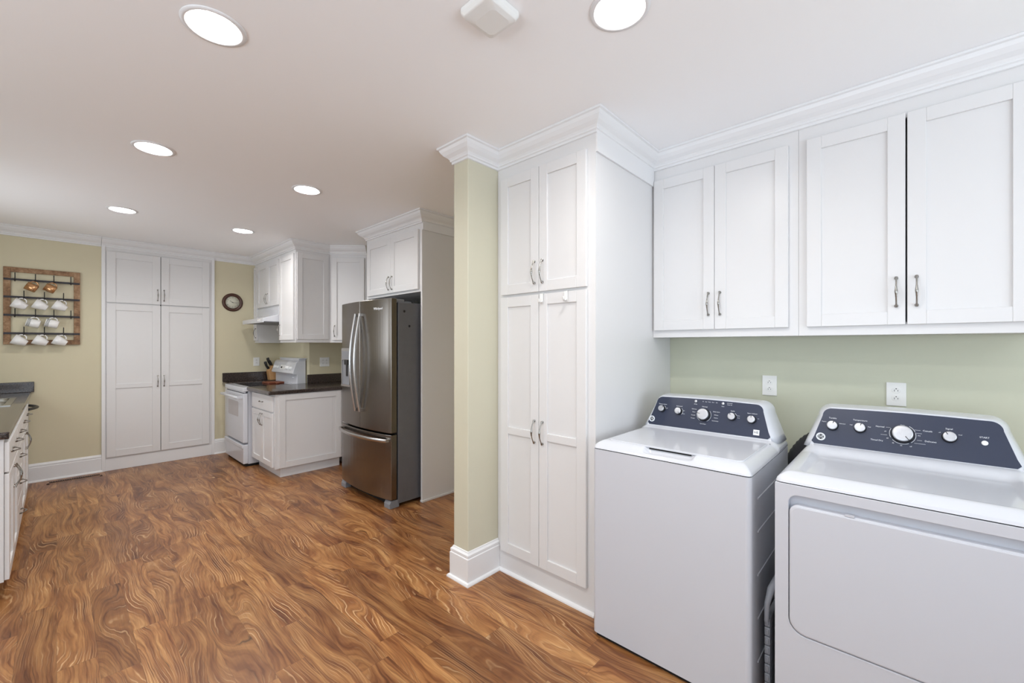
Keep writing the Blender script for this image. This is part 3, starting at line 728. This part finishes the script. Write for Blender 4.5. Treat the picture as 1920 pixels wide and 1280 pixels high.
# --- washer
ws = thing('washing_machine', 'white top-load washing machine with navy panel, next to the pantry', 'washer', (1.77, 1.108, 0), -PI/2)
W = .688; D = .69
mb = MB(); mb.prism(rrect(0, W, 0, D, [.02, .005, .005, .02], 6), .018, .9015, smooth=False); wb = mb.build('body', 'body', ws)
mb = MB(); mb.prism(rrect(.01, W-.01, .012, D-.01, .015), .0, .02); mb.build('plinth', 'dark', ws)
mb = MB(); mb.prism(rrect(.004, W-.004, .004, D-.01, .018), .9, .908); mb.build('seam', 'dark', ws)
mb = MB()
for z in (.16, .33, .50, .67, .80): mb.tube([(W-.001, .10, z), (W-.001, D-.04, z)], .004, 8)
mb.build('side_rib', 'body', ws)
def hw_(x, y):
    df = y; ds = min(x, W-x)
    r = .004*sstep(0, .003, min(df, ds))
    f = .032*(1-(1-min(df, .062)/.062)**2.0); s_ = .032*(1-(1-min(ds, .046)/.046)**2.2)
    h = .9055+r+min(f, s_)+.006*sstep(.0, .5, y)*0
    h += .010*sstep(.47, .512, y)
    # scoop under the lid edge
    sx = sstep(.235, .272, x)*(1-sstep(.440, .475, x)); sy = sstep(.012, .030, y)*(1-sstep(.0595, .0615, y))
    h = max(h-.026*sx*sy, .9085) if sx*sy > 0 else h
    return h
cover(ws, W, D-.01, hw_, .9055)
mb = MB(); lid = rrect(.052, .645, .056, .468, [.028, .008, .008, .028], 6)
mb.loft([[(x, y, .938) for x, y in lid], [(x, y, .9440) for x, y in lid], [((x-.348)*.995+.348, (y-.26)*.993+.26, .9458) for x, y in lid]], False, True, True)
mb.build('lid', 'enamel', ws)
mb = MB(); mb.box(.262, .448, .0570, .0598, .9315, .9378); mb.build('grip_slot_shade', 'dark', ws)  # dark strip painting in the shade under the lid's front edge
mb = MB(); mb.lathe([(.0001, 0), (.0035, 0), (.0035, .002), (.0001, .002)], 12, Matrix.Translation((.655, .468, .944))); mb.build('hinge_pin', 'greyplastic', ws)
ZB = .957
con, pn = console(ws, W, ZB)
def X_(Y): return 1.108-Y
kx = [X_(v) for v in (.994, .901, .769, .633, .544)]
knob(pn, kx[0], 1.044, ZB, .0165, -.9); knob(pn, kx[1], 1.040, ZB, .0175, -2.6); knob(pn, kx[2], 1.035, ZB, .0295, 1.45, .026); knob(pn, kx[3], 1.040, ZB, .0175, .5); knob(pn, kx[4], 1.036, ZB, .0175, 0)
for Y in (.821, .685):
    mb = MB(); mb.lathe([(.0075, 0), (.0075, .003), (.006, .0045), (.0001, .0045)], 20, PT(X_(Y)+.004, 1.100, ZB)); mb.build('button', 'knob', pn)
ge_badge(pn, .062, .986, ZB)
mb = MB(); mb.box(-.013, .013, -.013, .013, 0, .0006, PT(X_(.521), .980, ZB)); em = mb.build('sticker', 'print', pn)
mb = MB(); mb.text('HE', .016, PT(X_(.521), .980, ZB, .0034), .0002); mb.build('lettering', 'darkprint', em)
lettering(pn, ZB, [('Temperature', kx[0], 1.070, .0085), ('Soil Level', kx[1], 1.067, .0085), ('Normal', kx[2], 1.076, .0085), ('Cycle', kx[3], 1.068, .0085), ('Fabric Softener', kx[4], 1.065, .0072),
    ('Delicates', kx[2]-.052, 1.060, .0070), ('Rinse', kx[2]-.052, 1.045, .0070), ('Casuals', kx[2]-.054, 1.029, .0070), ('Towels', kx[2]-.055, 1.013, .0070), ('Drain/Spin', kx[2], .990, .0070),
    ('Bulky Items', kx[2]+.060, 1.056, .0070), ('Whites', kx[2]+.060, 1.040, .0070), ('Colors', kx[2]+.060, 1.026, .0070), ('Activewear', kx[2]+.058, 1.011, .0070),
    ('Delay', X_(.821)+.004, 1.086, .0070), ('Start', X_(.685)+.004, 1.086, .0070), ('Fill', X_(.78), 1.102, .0055), ('Soak', X_(.765), 1.102, .0055), ('Wash', X_(.748), 1.102, .0055), ('Rinse', X_(.73), 1.102, .0055), ('Spin', X_(.712), 1.102, .0055),
    ('Lid Locked', X_(.650), 1.104, .0055), ('Water Ok', X_(.650), 1.096, .0055), ('off', kx[0]+.027, 1.050, .006), ('hot', kx[1]+.027, 1.046, .006), ('heavy', kx[1]+.027, 1.030, .006), ('extra', kx[3]+.028, 1.048, .006), ('deep', kx[3]+.029, 1.038, .006), ('on', kx[4]+.027, 1.044, .006)],
    [(kx[0], 1.044, .0205, 0, 60), (kx[1], 1.040, .0215, -50, 50), (kx[2], 1.035, .0350, -60, 40), (kx[2], 1.035, .0350, 170, 240), (kx[3], 1.040, .0215, 20, 60)])

# --- dryer
dy = thing('dryer', 'white front-load dryer with navy panel at the right edge', 'dryer', (1.77, .343, 0), -PI/2)
W = .686; D = .69
mb = MB()
outer = rrect(0, W, .02, .9075, .003, 6); inner = rrect(.042, W-.042, .385, .872, [.05, .03, .03, .05], 6)
# rrect in xz: corner order is right-bottom, right-top, left-top, left-bottom
plate(mb, outer, inner, 0, .032); mb.box(0, .006, .018, D, .02, .9075); mb.box(W-.006, W, .018, D, .02, .9075); mb.box(.006, W-.006, D-.006, D, .02, .9075)
mb.build('body', 'body', dy, bevel=.003)
mb = MB(); mb.box(.03, W-.03, .028, .034, .37, .89); mb.build('door_recess', 'body', dy)
mb = MB(); do = rrect(.0445, W-.0445, .3875, .838, [.048, .028, .028, .048], 8)
def shr(o, k): 
    cx, cz = W/2, .615; return [(cx+(x-cx)*(1-k/.3), cz+(z-cz)*(1-k/.225)) for x, z in o]
mb.loft([[(x, .027, z) for x, z in do], [(x, .002, z) for x, z in do], [(x, -.003, z) for x, z in shr(do, .003)], [(x, -.004, z) for x, z in shr(do, .007)]], False, True, True)
mb.build('door', 'body', dy)
mb = MB(); mb.prism_y(rrect(.0425, W-.0425, .3855, .830, [.049, .029, .029, .049], 8), .024, .0268); mb.build('door_gap', 'dark', dy)
mb = MB(); mb.box(.20, .225, -.0035, .010, .8375, .8425); mb.build('latch_tab', 'body', dy)
mb = MB(); mb.box(.02, W-.02, .02, D-.02, 0, .02); mb.build('plinth', 'dark', dy)
mb = MB(); mb.prism(rrect(.004, W-.004, .004, D-.01, .018), .9055, .9125); mb.build('seam', 'dark', dy)
def hd_(x, y):
    ds = min(x, W-x); df = y
    r = .006*sstep(0, .003, min(df, ds))
    f = .028*(1-(1-min(df, .055)/.055)**2.0); s_ = .028*(1-(1-min(ds, .045)/.045)**2.2)
    h = .911+r+min(f, s_)
    ix = sstep(.05, .085, ds); iy = sstep(.055, .10, y)*(1-sstep(.40, .50, y)); h -= .010*ix*iy
    h += .020*sstep(.42, .512, y)*sstep(.0, .05, ds)
    return h
cover(dy, W, D-.01, hd_, .911)
ZD = .968
con2, pn2 = console(dy, W, ZD)
def X2(Y): return .343-Y
kd = [X2(v) for v in (.229, .136, .004, -.127)]
knob(pn2, kd[0], 1.048, ZD, .0188, -.35); knob(pn2, kd[1], 1.050, ZD, .0188, -.3); knob(pn2, kd[2], 1.043, ZD, .0320, -2.5, .026); knob(pn2, kd[3], 1.050, ZD, .0192, .6)
mb = MB(); mb.lathe([(.0088, 0), (.0088, .003), (.007, .0045), (.0001, .0045)], 20, PT(X2(-.217), 1.042, ZD)); mb.build('button', 'plastic', pn2)
ge_badge(pn2, .074, .998, ZD)
lettering(pn2, ZD, [('Tumble', kd[0], 1.080, .0088), ('Temperature', kd[1], 1.081, .0088), ('Signal', kd[3], 1.080, .0088), ('START', X2(-.217), 1.061, .0085), ('Casuals', kd[2]+.072, 1.064, .0088), ('Delicates', kd[2]+.080, 1.026, .0088),
    ('Normal', kd[2]-.068, 1.064, .0088), ('Timed Dry', kd[2]-.078, 1.010, .0088), ('off', kd[2]-.052, 1.048, .0062), ('60', kd[2]-.045, 1.022, .0062), ('40', kd[2]-.028, 1.006, .0062), ('20', kd[2]-.004, 1.000, .0062), ('off', kd[2]+.024, 1.000, .0062),
    ('dry', kd[2]+.048, 1.044, .0062), ('Regular', kd[0]-.030, 1.063, .0055), ('Extended', kd[0]+.034, 1.060, .0055), ('High', kd[1]-.029, 1.060, .0055), ('Med', kd[1]+.030, 1.058, .0055), ('off', kd[3]-.026, 1.064, .0055), ('loud', kd[3]+.029, 1.062, .0055), ('damp', kd[2], 1.078, .0062)],
    [(kd[2], 1.043, .0385, -140, -62), (kd[2], 1.043, .0385, -50, 15), (kd[2], 1.043, .0385, 150, 205), (kd[2], 1.043, .0385, 20, 60)],
    [(kd[2]+.034, kd[2]+.052, 1.064), (kd[2]+.040, kd[2]+.056, 1.052), (kd[2]+.042, kd[2]+.056, 1.026), (kd[2]-.050, kd[2]-.036, 1.064), (kd[2]-.066, kd[2]-.046, 1.034), (kd[2]+.034, kd[2]+.066, 1.014)])

# dryer hose and basket between
hs = MB(); pts = []; rad = []
for i in range(90):
    t = i/89; pts.append((2.60+.03*math.sin(3*t), .62-.55*t, .056+.86*math.sin(PI*.85*t))); rad.append(.054+(.0015 if i % 2 else -.0015))
hs.tube([(x-2.6, y-.3, z-.0) for x, y, z in pts], rad, 18); tag(hs.build('vent_hose', 'hose', None, (2.6, .3, 0)), 'black ribbed vent hose in the gap behind washer and dryer', 'hose')
bk = thing('folding_basket', 'grey folded slatted plastic basket wedged between washer and dryer', 'basket', (1.93, .378, 0), 0)
for k, (y0, nm) in enumerate(((-.0265, 'panel'), (.0035, 'panel'))):
    mb = MB()
    for i in range(9):
        z = .015+i*.036; off = -.045 if k == 1 else -.02
        mb.box(off, .46, y0, y0+.019, z, z+.033)
        mb.box(off-.004, off+.02, y0+.004, y0+.015, z+.006, z+.027)
    mb.build(nm, 'basket', bk, bevel=.003)
mb = MB(); mb.tube([(-.055, .013, .33), (-.058, .010, .40), (-.045, .0, .455), (.0, -.010, .475), (.40, -.010, .475)], [.008, .010, .013, .014, .014], 10)
mb.tube([(-.010, -.016, .33), (-.010, -.016, .40), (-.03, -.010, .45)], [.008, .009, .010], 10); mb.build('rim', 'basket', bk)

# ------------------------------------------------------------------ left run: sink cabinets, dishwasher, counter
XF = -.198
def base(y0, y1, lbl):
    return thing('base_cabinet', lbl, 'cabinet', (XF, y0, 0), PI/2, 'white base cabinets along the sink counter')
def bbody(c, W, D=.63):
    mb = MB(); carcass(mb, W, D, .10, .884, .03, .03, .03, ((.665, .715),)); mb.build('body', 'white', c)
    mb = MB(); mb.box(.002, W-.002, .06, .10, 0, .0995); mb.build('toe_kick', 'white', c)
c1 = base(3.625, 4.375, 'white base cabinet with two drawers, two doors, nearest end of sink counter'); Wc = .748; bbody(c1, Wc)
for i in range(2):
    x = .010+i*.366; d = shaker('drawer', c1, x, .70, .362, .165, flat=True); handle(d, .181, 0, .095, True)
    d = shaker('door', c1, x, .105, .362, .585); handle(d, .332 if i == 0 else .03, 0, .50)
c2 = base(4.377, 4.865, 'white four-drawer base cabinet along the sink counter'); Wc = .486; bbody(c2, Wc)
for z, h in ((.70, .165), (.530, .160), (.325, .195), (.105, .210)):
    d = shaker('drawer', c2, .010, z, .466, h, flat=True); handle(d, .233, 0, h*.55, True)
c3 = base(4.867, 5.905, 'white sink base cabinet with two false drawers and two doors'); Wc = 1.036; bbody(c3, Wc)
for i in range(2):
    x = .010+i*.510; d = shaker('drawer', c3, x, .70, .506, .165, flat=True); handle(d, .253, 0, .095, True)
    d = shaker('door', c3, x, .105, .506, .585); handle(d, .476 if i == 0 else .03, 0, .50)
dw = thing('dishwasher', 'white dishwasher with dark curved handle at the far end of the sink counter', 'dishwasher', (-.222, 5.907, 0), PI/2)
mb = MB(); mb.box(0, .606, .02, .60, .06, .88); mb.build('body', 'body', dw)
mb = MB(); mb.box(.003, .603, -.028, .019, .12, .75); mb.build('door', 'enamel', dw, bevel=.004)
mb = MB(); mb.box(.003, .603, -.030, .019, .755, .875); pnl = mb.build('control_panel', 'enamel', dw, bevel=.004)
mb = MB(); pts = [(.10+.40*t, -.036-.055*math.sin(PI*t), .800) for t in [i/16 for i in range(17)]]; mb.tube(pts, .016, 10, flat=(.9, .8)); mb.build('handle', 'black', pnl)
mb = MB(); mb.box(.02, .585, .03, .10, 0, .06); mb.build('plinth', 'dark', dw)
cty = 3.60
mb = MB()
X0, X1 = XL+.001, -.178; SY0, SY1, SX0, SX1 = 5.16, 5.88, -.76, -.265
for a in ((X0, SX0, cty, 6.528), (SX1, X1, cty, 6.528), (SX0, SX1, cty, SY0), (SX0, SX1, SY1, 6.528)): mb.box(a[0], a[1]-.0, a[2], a[3], .885, .925)
o = MB(); o.prism([(0, 0), (X1-X0, 0), (X1-X0, 6.528-cty), (0, 6.528-cty)], 0, .04)
# single slab with the sink cut-out
sl = MB(); outer = [(X0, cty), (X1, cty), (X1, 6.528), (X0, 6.528)]; inner = [(SX0, SY0), (SX1, SY0), (SX1, SY1), (SX0, SY1)]
vs = [(x-X0, y-cty, z) for z in (0, .04) for loop in (outer, inner) for x, y in loop]; fs = []
for i in range(4):
    j = (i+1) % 4; fs += [(i, 4+i, 4+j, j), (8+i, 8+j, 12+j, 12+i), (i, j, 8+j, 8+i), (4+i, 12+i, 12+j, 4+j)]
sl.add(vs, fs); tag(sl.build('countertop', 'granite', None, (X0, cty, .885), 0, bevel=.012, seg=3), 'dark speckled laminate countertop with the steel sink at the left edge', 'countertop')
mb = MB(); mb.box(0, -XL-.158, 0, .019, 0, .105); tag(mb.build('backsplash', 'granite', None, (XL+.002, 6.509, .9255), 0, bevel=.003), 'dark speckled backsplash at the end of the sink counter below the mug rack', 'backsplash')
sk = thing('sink', 'stainless double-bowl sink set in the dark countertop', 'sink', (SX0, SY0, .9))
mb = MB(); wx, wy = SX1-SX0, SY1-SY0
mb2 = MB()
for (a0, a1, b0, b1) in ((.02, wx-.02, .02, wy*.52), (.02, wx-.02, wy*.52+.025, wy-.02)):
    r0 = rrect(a0, a1, b0, b1, .04); r1 = rrect(a0+.01, a1-.01, b0+.01, b1-.01, .05)
    mb = MB(); mb.loft([[(x, y, .0285) for x, y in r0], [(x, y, -.13) for x, y in r1], [(x, y, -.14) for x, y in rrect(a0+.04, a1-.04, b0+.04, b1-.04, .05)]], True, False, True); mb.build('bowl', 'sink', sk)
mb = MB()
for a in ((-.018, .02, -.018, wy+.018), (wx-.02, wx+.018, -.018, wy+.018), (.02, wx-.02, -.018, .02), (.02, wx-.02, wy-.02, wy+.018), (.02, wx-.02, wy*.52, wy*.52+.025)): mb.box(a[0], a[1], a[2], a[3], .0255, .0300)
mb.build('rim', 'sink', sk)

# ------------------------------------------------------------------ mug rack
RX0, RW, RZ0, RH = -.360, .532, 1.410, .772
rk = thing('mug_rack', 'weathered wood frame mug rack with black hook bars on beige wall', 'mug rack', (RX0, YB-.001, RZ0))
mb = MB(); t = .048; mb.box(0, t, -.022, 0, 0, RH); mb.box(RW-t, RW, -.022, 0, 0, RH); mb.box(t, RW-t, -.022, 0, 0, t); mb.box(t, RW-t, -.022, 0, RH-t, RH); mb.build('frame', 'rustic', rk, bevel=.003)
BZ = [RH*(1-f) for f in (.158, .385, .620, .855)]
HX = [[.145, .40, .64, .87], [.255, .515, .77], [.145, .40, .64, .87], [.255, .515, .77]]
for i, z in enumerate(BZ):
    mb = MB(); mb.box(.003, RW-.003, -.027, -.023, z-.010, z+.010); b = mb.build('bar', 'iron', rk)
    for fx in HX[i]:
        x = fx*RW; mb = MB(); mb.tube([(x, -.030, z+.068), (x, -.030, z+.0), (x, -.034, z-.012), (x, -.050, z-.020), (x, -.074, z-.020), (x, -.086, z-.014), (x, -.090, z-.002)], .0038, 8); mb.build('hook', 'black', b)
def mug(kind):
    m = {'tea': 'mug', 'stripe': 'mug', 'copper': 'copper'}[kind]
    g = thing('mug', '', 'mug', (0, 0, 0))
    # axis along -X (mouth), handle up; then tilt
    if kind == 'tea': prof = [(.0001, 0), (.026, 0), (.028, .004), (.041, .045), (.052, .100), (.0495, .100), (.038, .045), (.025, .006), (.0001, .006)]; ang = -100
    elif kind == 'stripe': prof = [(.0001, 0), (.036, 0), (.040, .005), (.041, .095), (.0385, .095), (.037, .008), (.0001, .007)]; ang = -98
    else: prof = [(.0001, 0), (.034, 0), (.039, .006), (.040, .082), (.0375, .082), (.036, .009), (.0001, .008)]; ang = -100
    tiltd = {'tea': 28, 'stripe': 15, 'copper': 27}[kind]
    R = Matrix.Rotation(math.radians(tiltd), 4, 'Y') @ Matrix.Rotation(math.radians(-90), 4, 'Y')
    hm = (.55 if kind == 'tea' else .5)*prof[4][1]
    rr = .038 if kind == 'tea' else .034
    T = Matrix.Translation(-(R @ Vector((rr+.0225, 0, hm)))) @ R       # hangs from the inside of its handle
    mb = MB(); mb.lathe(prof, 30, T); mb.build('cup', m, g)
    # ring handle on the upper side: local x axis of the lathe that maps to up
    mb = MB(); upx = 1.0
    pts = []
    for i in range(15):
        a = PI*i/14; pts.append((rr+.028*math.sin(a), 0, hm+.030*math.cos(a)))
    mb.tube(pts, .0052, 8, T, flat=(1, 1)); mb.build('handle', 'mug' if kind != 'copper' else 'copper', g)
    if kind == 'stripe':
        mb = MB()
        for zz in (.070, .078, .086):
            mb.lathe([(.0412, zz-.0015), (.0415, zz), (.0412, zz+.0015)], 30, T)
        mb.build('stripe', 'darkprint', g)
    return g
protos = {k: mug(k) for k in ('tea', 'stripe', 'copper')}
rows = [('copper', [1, 2], ['copper-glazed mug on the top bar, left one of two', 'copper-glazed mug on the top bar, right one of two']),
        ('tea', [0, 1, 2], ['plain white tapered mug at the left end of the second bar', 'plain white tapered mug in the middle of the second bar', 'plain white tapered mug at the right end of the second bar']),
        ('stripe', [1, 2], ['white mug with dark stripes on the third bar, left one', 'white mug with dark stripes on the third bar, right one']),
        ('tea', [0, 1, 2], ['plain white tapered mug at the left end of the bottom bar', 'plain white tapered mug in the middle of the bottom bar', 'plain white tapered mug at the right end of the bottom bar'])]
used = set()
for ri, (kind, idx, lbls) in enumerate(rows):
    for k, lb in zip(idx, lbls):
        g = protos[kind] if kind not in used else dup(protos[kind]); used.add(kind)
        g['label'] = lb; g['category'] = 'mug'; g['group'] = 'mugs hanging on the rack'
        x = RX0+HX[ri][k]*RW; z = RZ0+BZ[ri]-.0235
        g.location = (x, YB-.080, z)

# ------------------------------------------------------------------ clock
ck = thing('wall_clock', 'round dark wood wall clock between tall cupboard and range', 'clock', (1.585, YB-.001, 1.970))
RY = Matrix.Rotation(PI/2, 4, 'X')
mb = MB(); mb.lathe([(.082, 0), (.118, 0), (.120, .010), (.112, .022), (.100, .026), (.092, .020), (.086, .020), (.080, .012), (.080, 0)], 56, RY); mb.build('rim', 'clockwood', ck)
mb = MB(); mb.lathe([(.0001, 0), (.083, 0), (.083, .008), (.0001, .008)], 48, RY); mb.build('face', 'face', ck)
mb = MB()
for k in range(12):
    a = PI/2-2*PI*k/12; mb.text(str(12 if k == 0 else k), .019, Matrix.Translation((.062*math.cos(a), -.0086, .062*math.sin(a))) @ RY)
mb.build('numerals', 'darkprint', ck)
def hand(L_, wd, a, y, nm):
    mb = MB(); mb.prism([(-.012, -wd*.4), (L_*.7, -wd*.5), (L_*.75, -wd), (L_, 0), (L_*.75, wd), (L_*.7, wd*.5), (-.012, wd*.4)], 0, .0008, Matrix.Translation((0, y, 0)) @ RY @ Matrix.Rotation(a, 4, 'Z')); mb.build(nm, 'black', ck)
hand(.058, .003, math.radians(-5), -.0100, 'minute_hand'); hand(.040, .0035, math.radians(147), -.0112, 'hour_hand')
mb = MB(); mb.lathe([(.0001, 0), (.005, 0), (.004, .003), (.0001, .003)], 14, Matrix.Translation((0, -.0115, 0)) @ RY); mb.build('hub', 'black', ck)

# ------------------------------------------------------------------ outlets
def outlet(loc, rot, lbl, gangs=1, s=1.0):
    o = thing('power_outlet', lbl, 'outlet', loc, rot, 'white wall outlets')
    w_ = .074*gangs*(.82 if gangs > 1 else 1)*s; h_ = .116*s
    mb = MB(); mb.box(-w_/2, w_/2, -.006, 0, -h_/2, h_/2); mb.build('cover_plate', 'plastic', o, bevel=.002)
    for g in range(gangs):
        gx = (g-(gangs-1)/2)*.046
        for zz in (-.0195, .0195):
            mb = MB(); mb.prism_y([(gx+.017*math.cos(2*PI*i/24), zz+.0145*math.sin(2*PI*i/24)) for i in range(24)], -.0078, -.005); r = mb.build('receptacle', 'plastic', o, bevel=.0006, seg=1)
            mb = MB(); mb.box(gx-.0075, gx-.0055, -.0084, -.0076, zz-.006, zz+.003); mb.box(gx+.0055, gx+.0075, -.0084, -.0076, zz-.005, zz+.002)
            mb.prism_y([(gx+.0025*math.cos(2*PI*i/10), zz+.0075+.0025*math.sin(2*PI*i/10)) for i in range(10)], -.0084, -.0076); mb.build('slot', 'darkprint', r)
    return o
outlet((XW-.0005, .576, 1.166), -PI/2, 'white duplex outlet on the wall above the washer')
outlet((XW-.0005, .028, 1.158), -PI/2, 'white duplex outlet on the wall above the dryer')
outlet((1.868, YB-.0005, 1.178), 0, 'white outlet on the back wall left of the knife block')
outlet((2.350, 5.4795, 1.188), 0, 'white double-gang outlet above the counter near the refrigerator', 2)

# ------------------------------------------------------------------ ceiling lights
def can():
    l = thing('recessed_light', '', 'ceiling light', (0, 0, H))
    mb = MB(); mb.lathe([(.084, .002), (.084, -.004), (.092, -.007), (.104, -.004), (.105, -.0005)], 48); mb.build('trim_ring', 'trim', l)
    mb = MB(); mb.lathe([(.082, 0.0), (.080, .05), (.070, .11), (.0001, .112)], 40); mb.build('baffle', 'trim', l)
    mb = MB(); mb.lathe([(.0001, .0), (.076, .0), (.072, .004), (.0001, .006)], 40, Matrix.Translation((0, 0, .030))); mb.build('lamp', 'lens', l)
    ld = bpy.data.lights.new('lamp_light', 'AREA'); ld.shape = 'DISK'; ld.size = .15; ld.energy = LAMP_W; ld.color = (1.0, .98, .95)
    lo = bpy.data.objects.new('lamp_light', ld); lo.parent = l; lo.location = (0, 0, .024); COL.objects.link(lo)
    return l
LBL = ['large recessed light at the upper left of the ceiling', 'recessed light above the left aisle, second from the camera', 'recessed light in front of the refrigerator', 'recessed light nearest the mug rack wall', 'recessed light nearest the range corner cabinets', 'recessed light at the top edge above the pantry', 'recessed light over the camera', 'recessed light behind the camera, laundry side', 'recessed light behind the camera, left side']
p0 = can()
for i, (x, y) in enumerate(LIGHTS):
    l = p0 if i == 0 else dup(p0); l.location = (x, y, H); l['label'] = LBL[i]; l['category'] = 'ceiling light'; l['group'] = 'recessed ceiling lights'

# smoke / gas alarm
al = thing('smoke_alarm', 'white rectangular smoke alarm with rounded corners on the ceiling', 'alarm', (1.065, 1.085, H))
mb = MB()
def rz(x0, x1, y0, y1, r, z): return [(x, y, z) for x, y in rrect(x0, x1, y0, y1, r, 6)]
mb.loft([rz(-.092, .068, -.075, .075, .014, -.001), rz(-.092, .068, -.075, .075, .014, -.016), rz(-.085, .060, -.068, .068, .016, -.030), rz(-.045, .045, -.05, .05, .02, -.036)], False, True, True); mb.build('case', 'plastic', al, bevel=.004)
mb = MB(); mb.box(-.088, -.084, .0, .006, -.022, -.014)
for y in (-.005, .007): mb.lathe([(.0001, 0), (.0026, 0), (.0026, .002), (.0001, .002)], 10, Matrix.Translation((-.068, y, -.0295)))
mb.build('indicator', 'darkprint', al)

# ------------------------------------------------------------------ floor register
fv = thing('floor_register', 'bronze slotted floor vent beside the beige wall baseboard', 'floor vent', (-.07, 6.365, 0), 0)
mb = MB(); plate(mb, [(0, 0), (.405, 0), (.405, .07), (0, .07)], [(.02, .014), (.385, .014), (.385, .056), (.02, .056)], -.004, 0, Matrix.Rotation(PI/2, 4, 'X') @ Matrix.Scale(1, 4)); mb.build('plate', 'vent', fv)
mb = MB(); mb.box(.018, .387, .012, .058, .0003, .001); mb.build('grille_back', 'dark', fv)
mb = MB()
for i in range(22): mb.box(.022+i*.0166, .030+i*.0166, .013, .057, .001, .0038)
mb.build('grille', 'vent', fv)

bpy.data.objects.remove(HM)
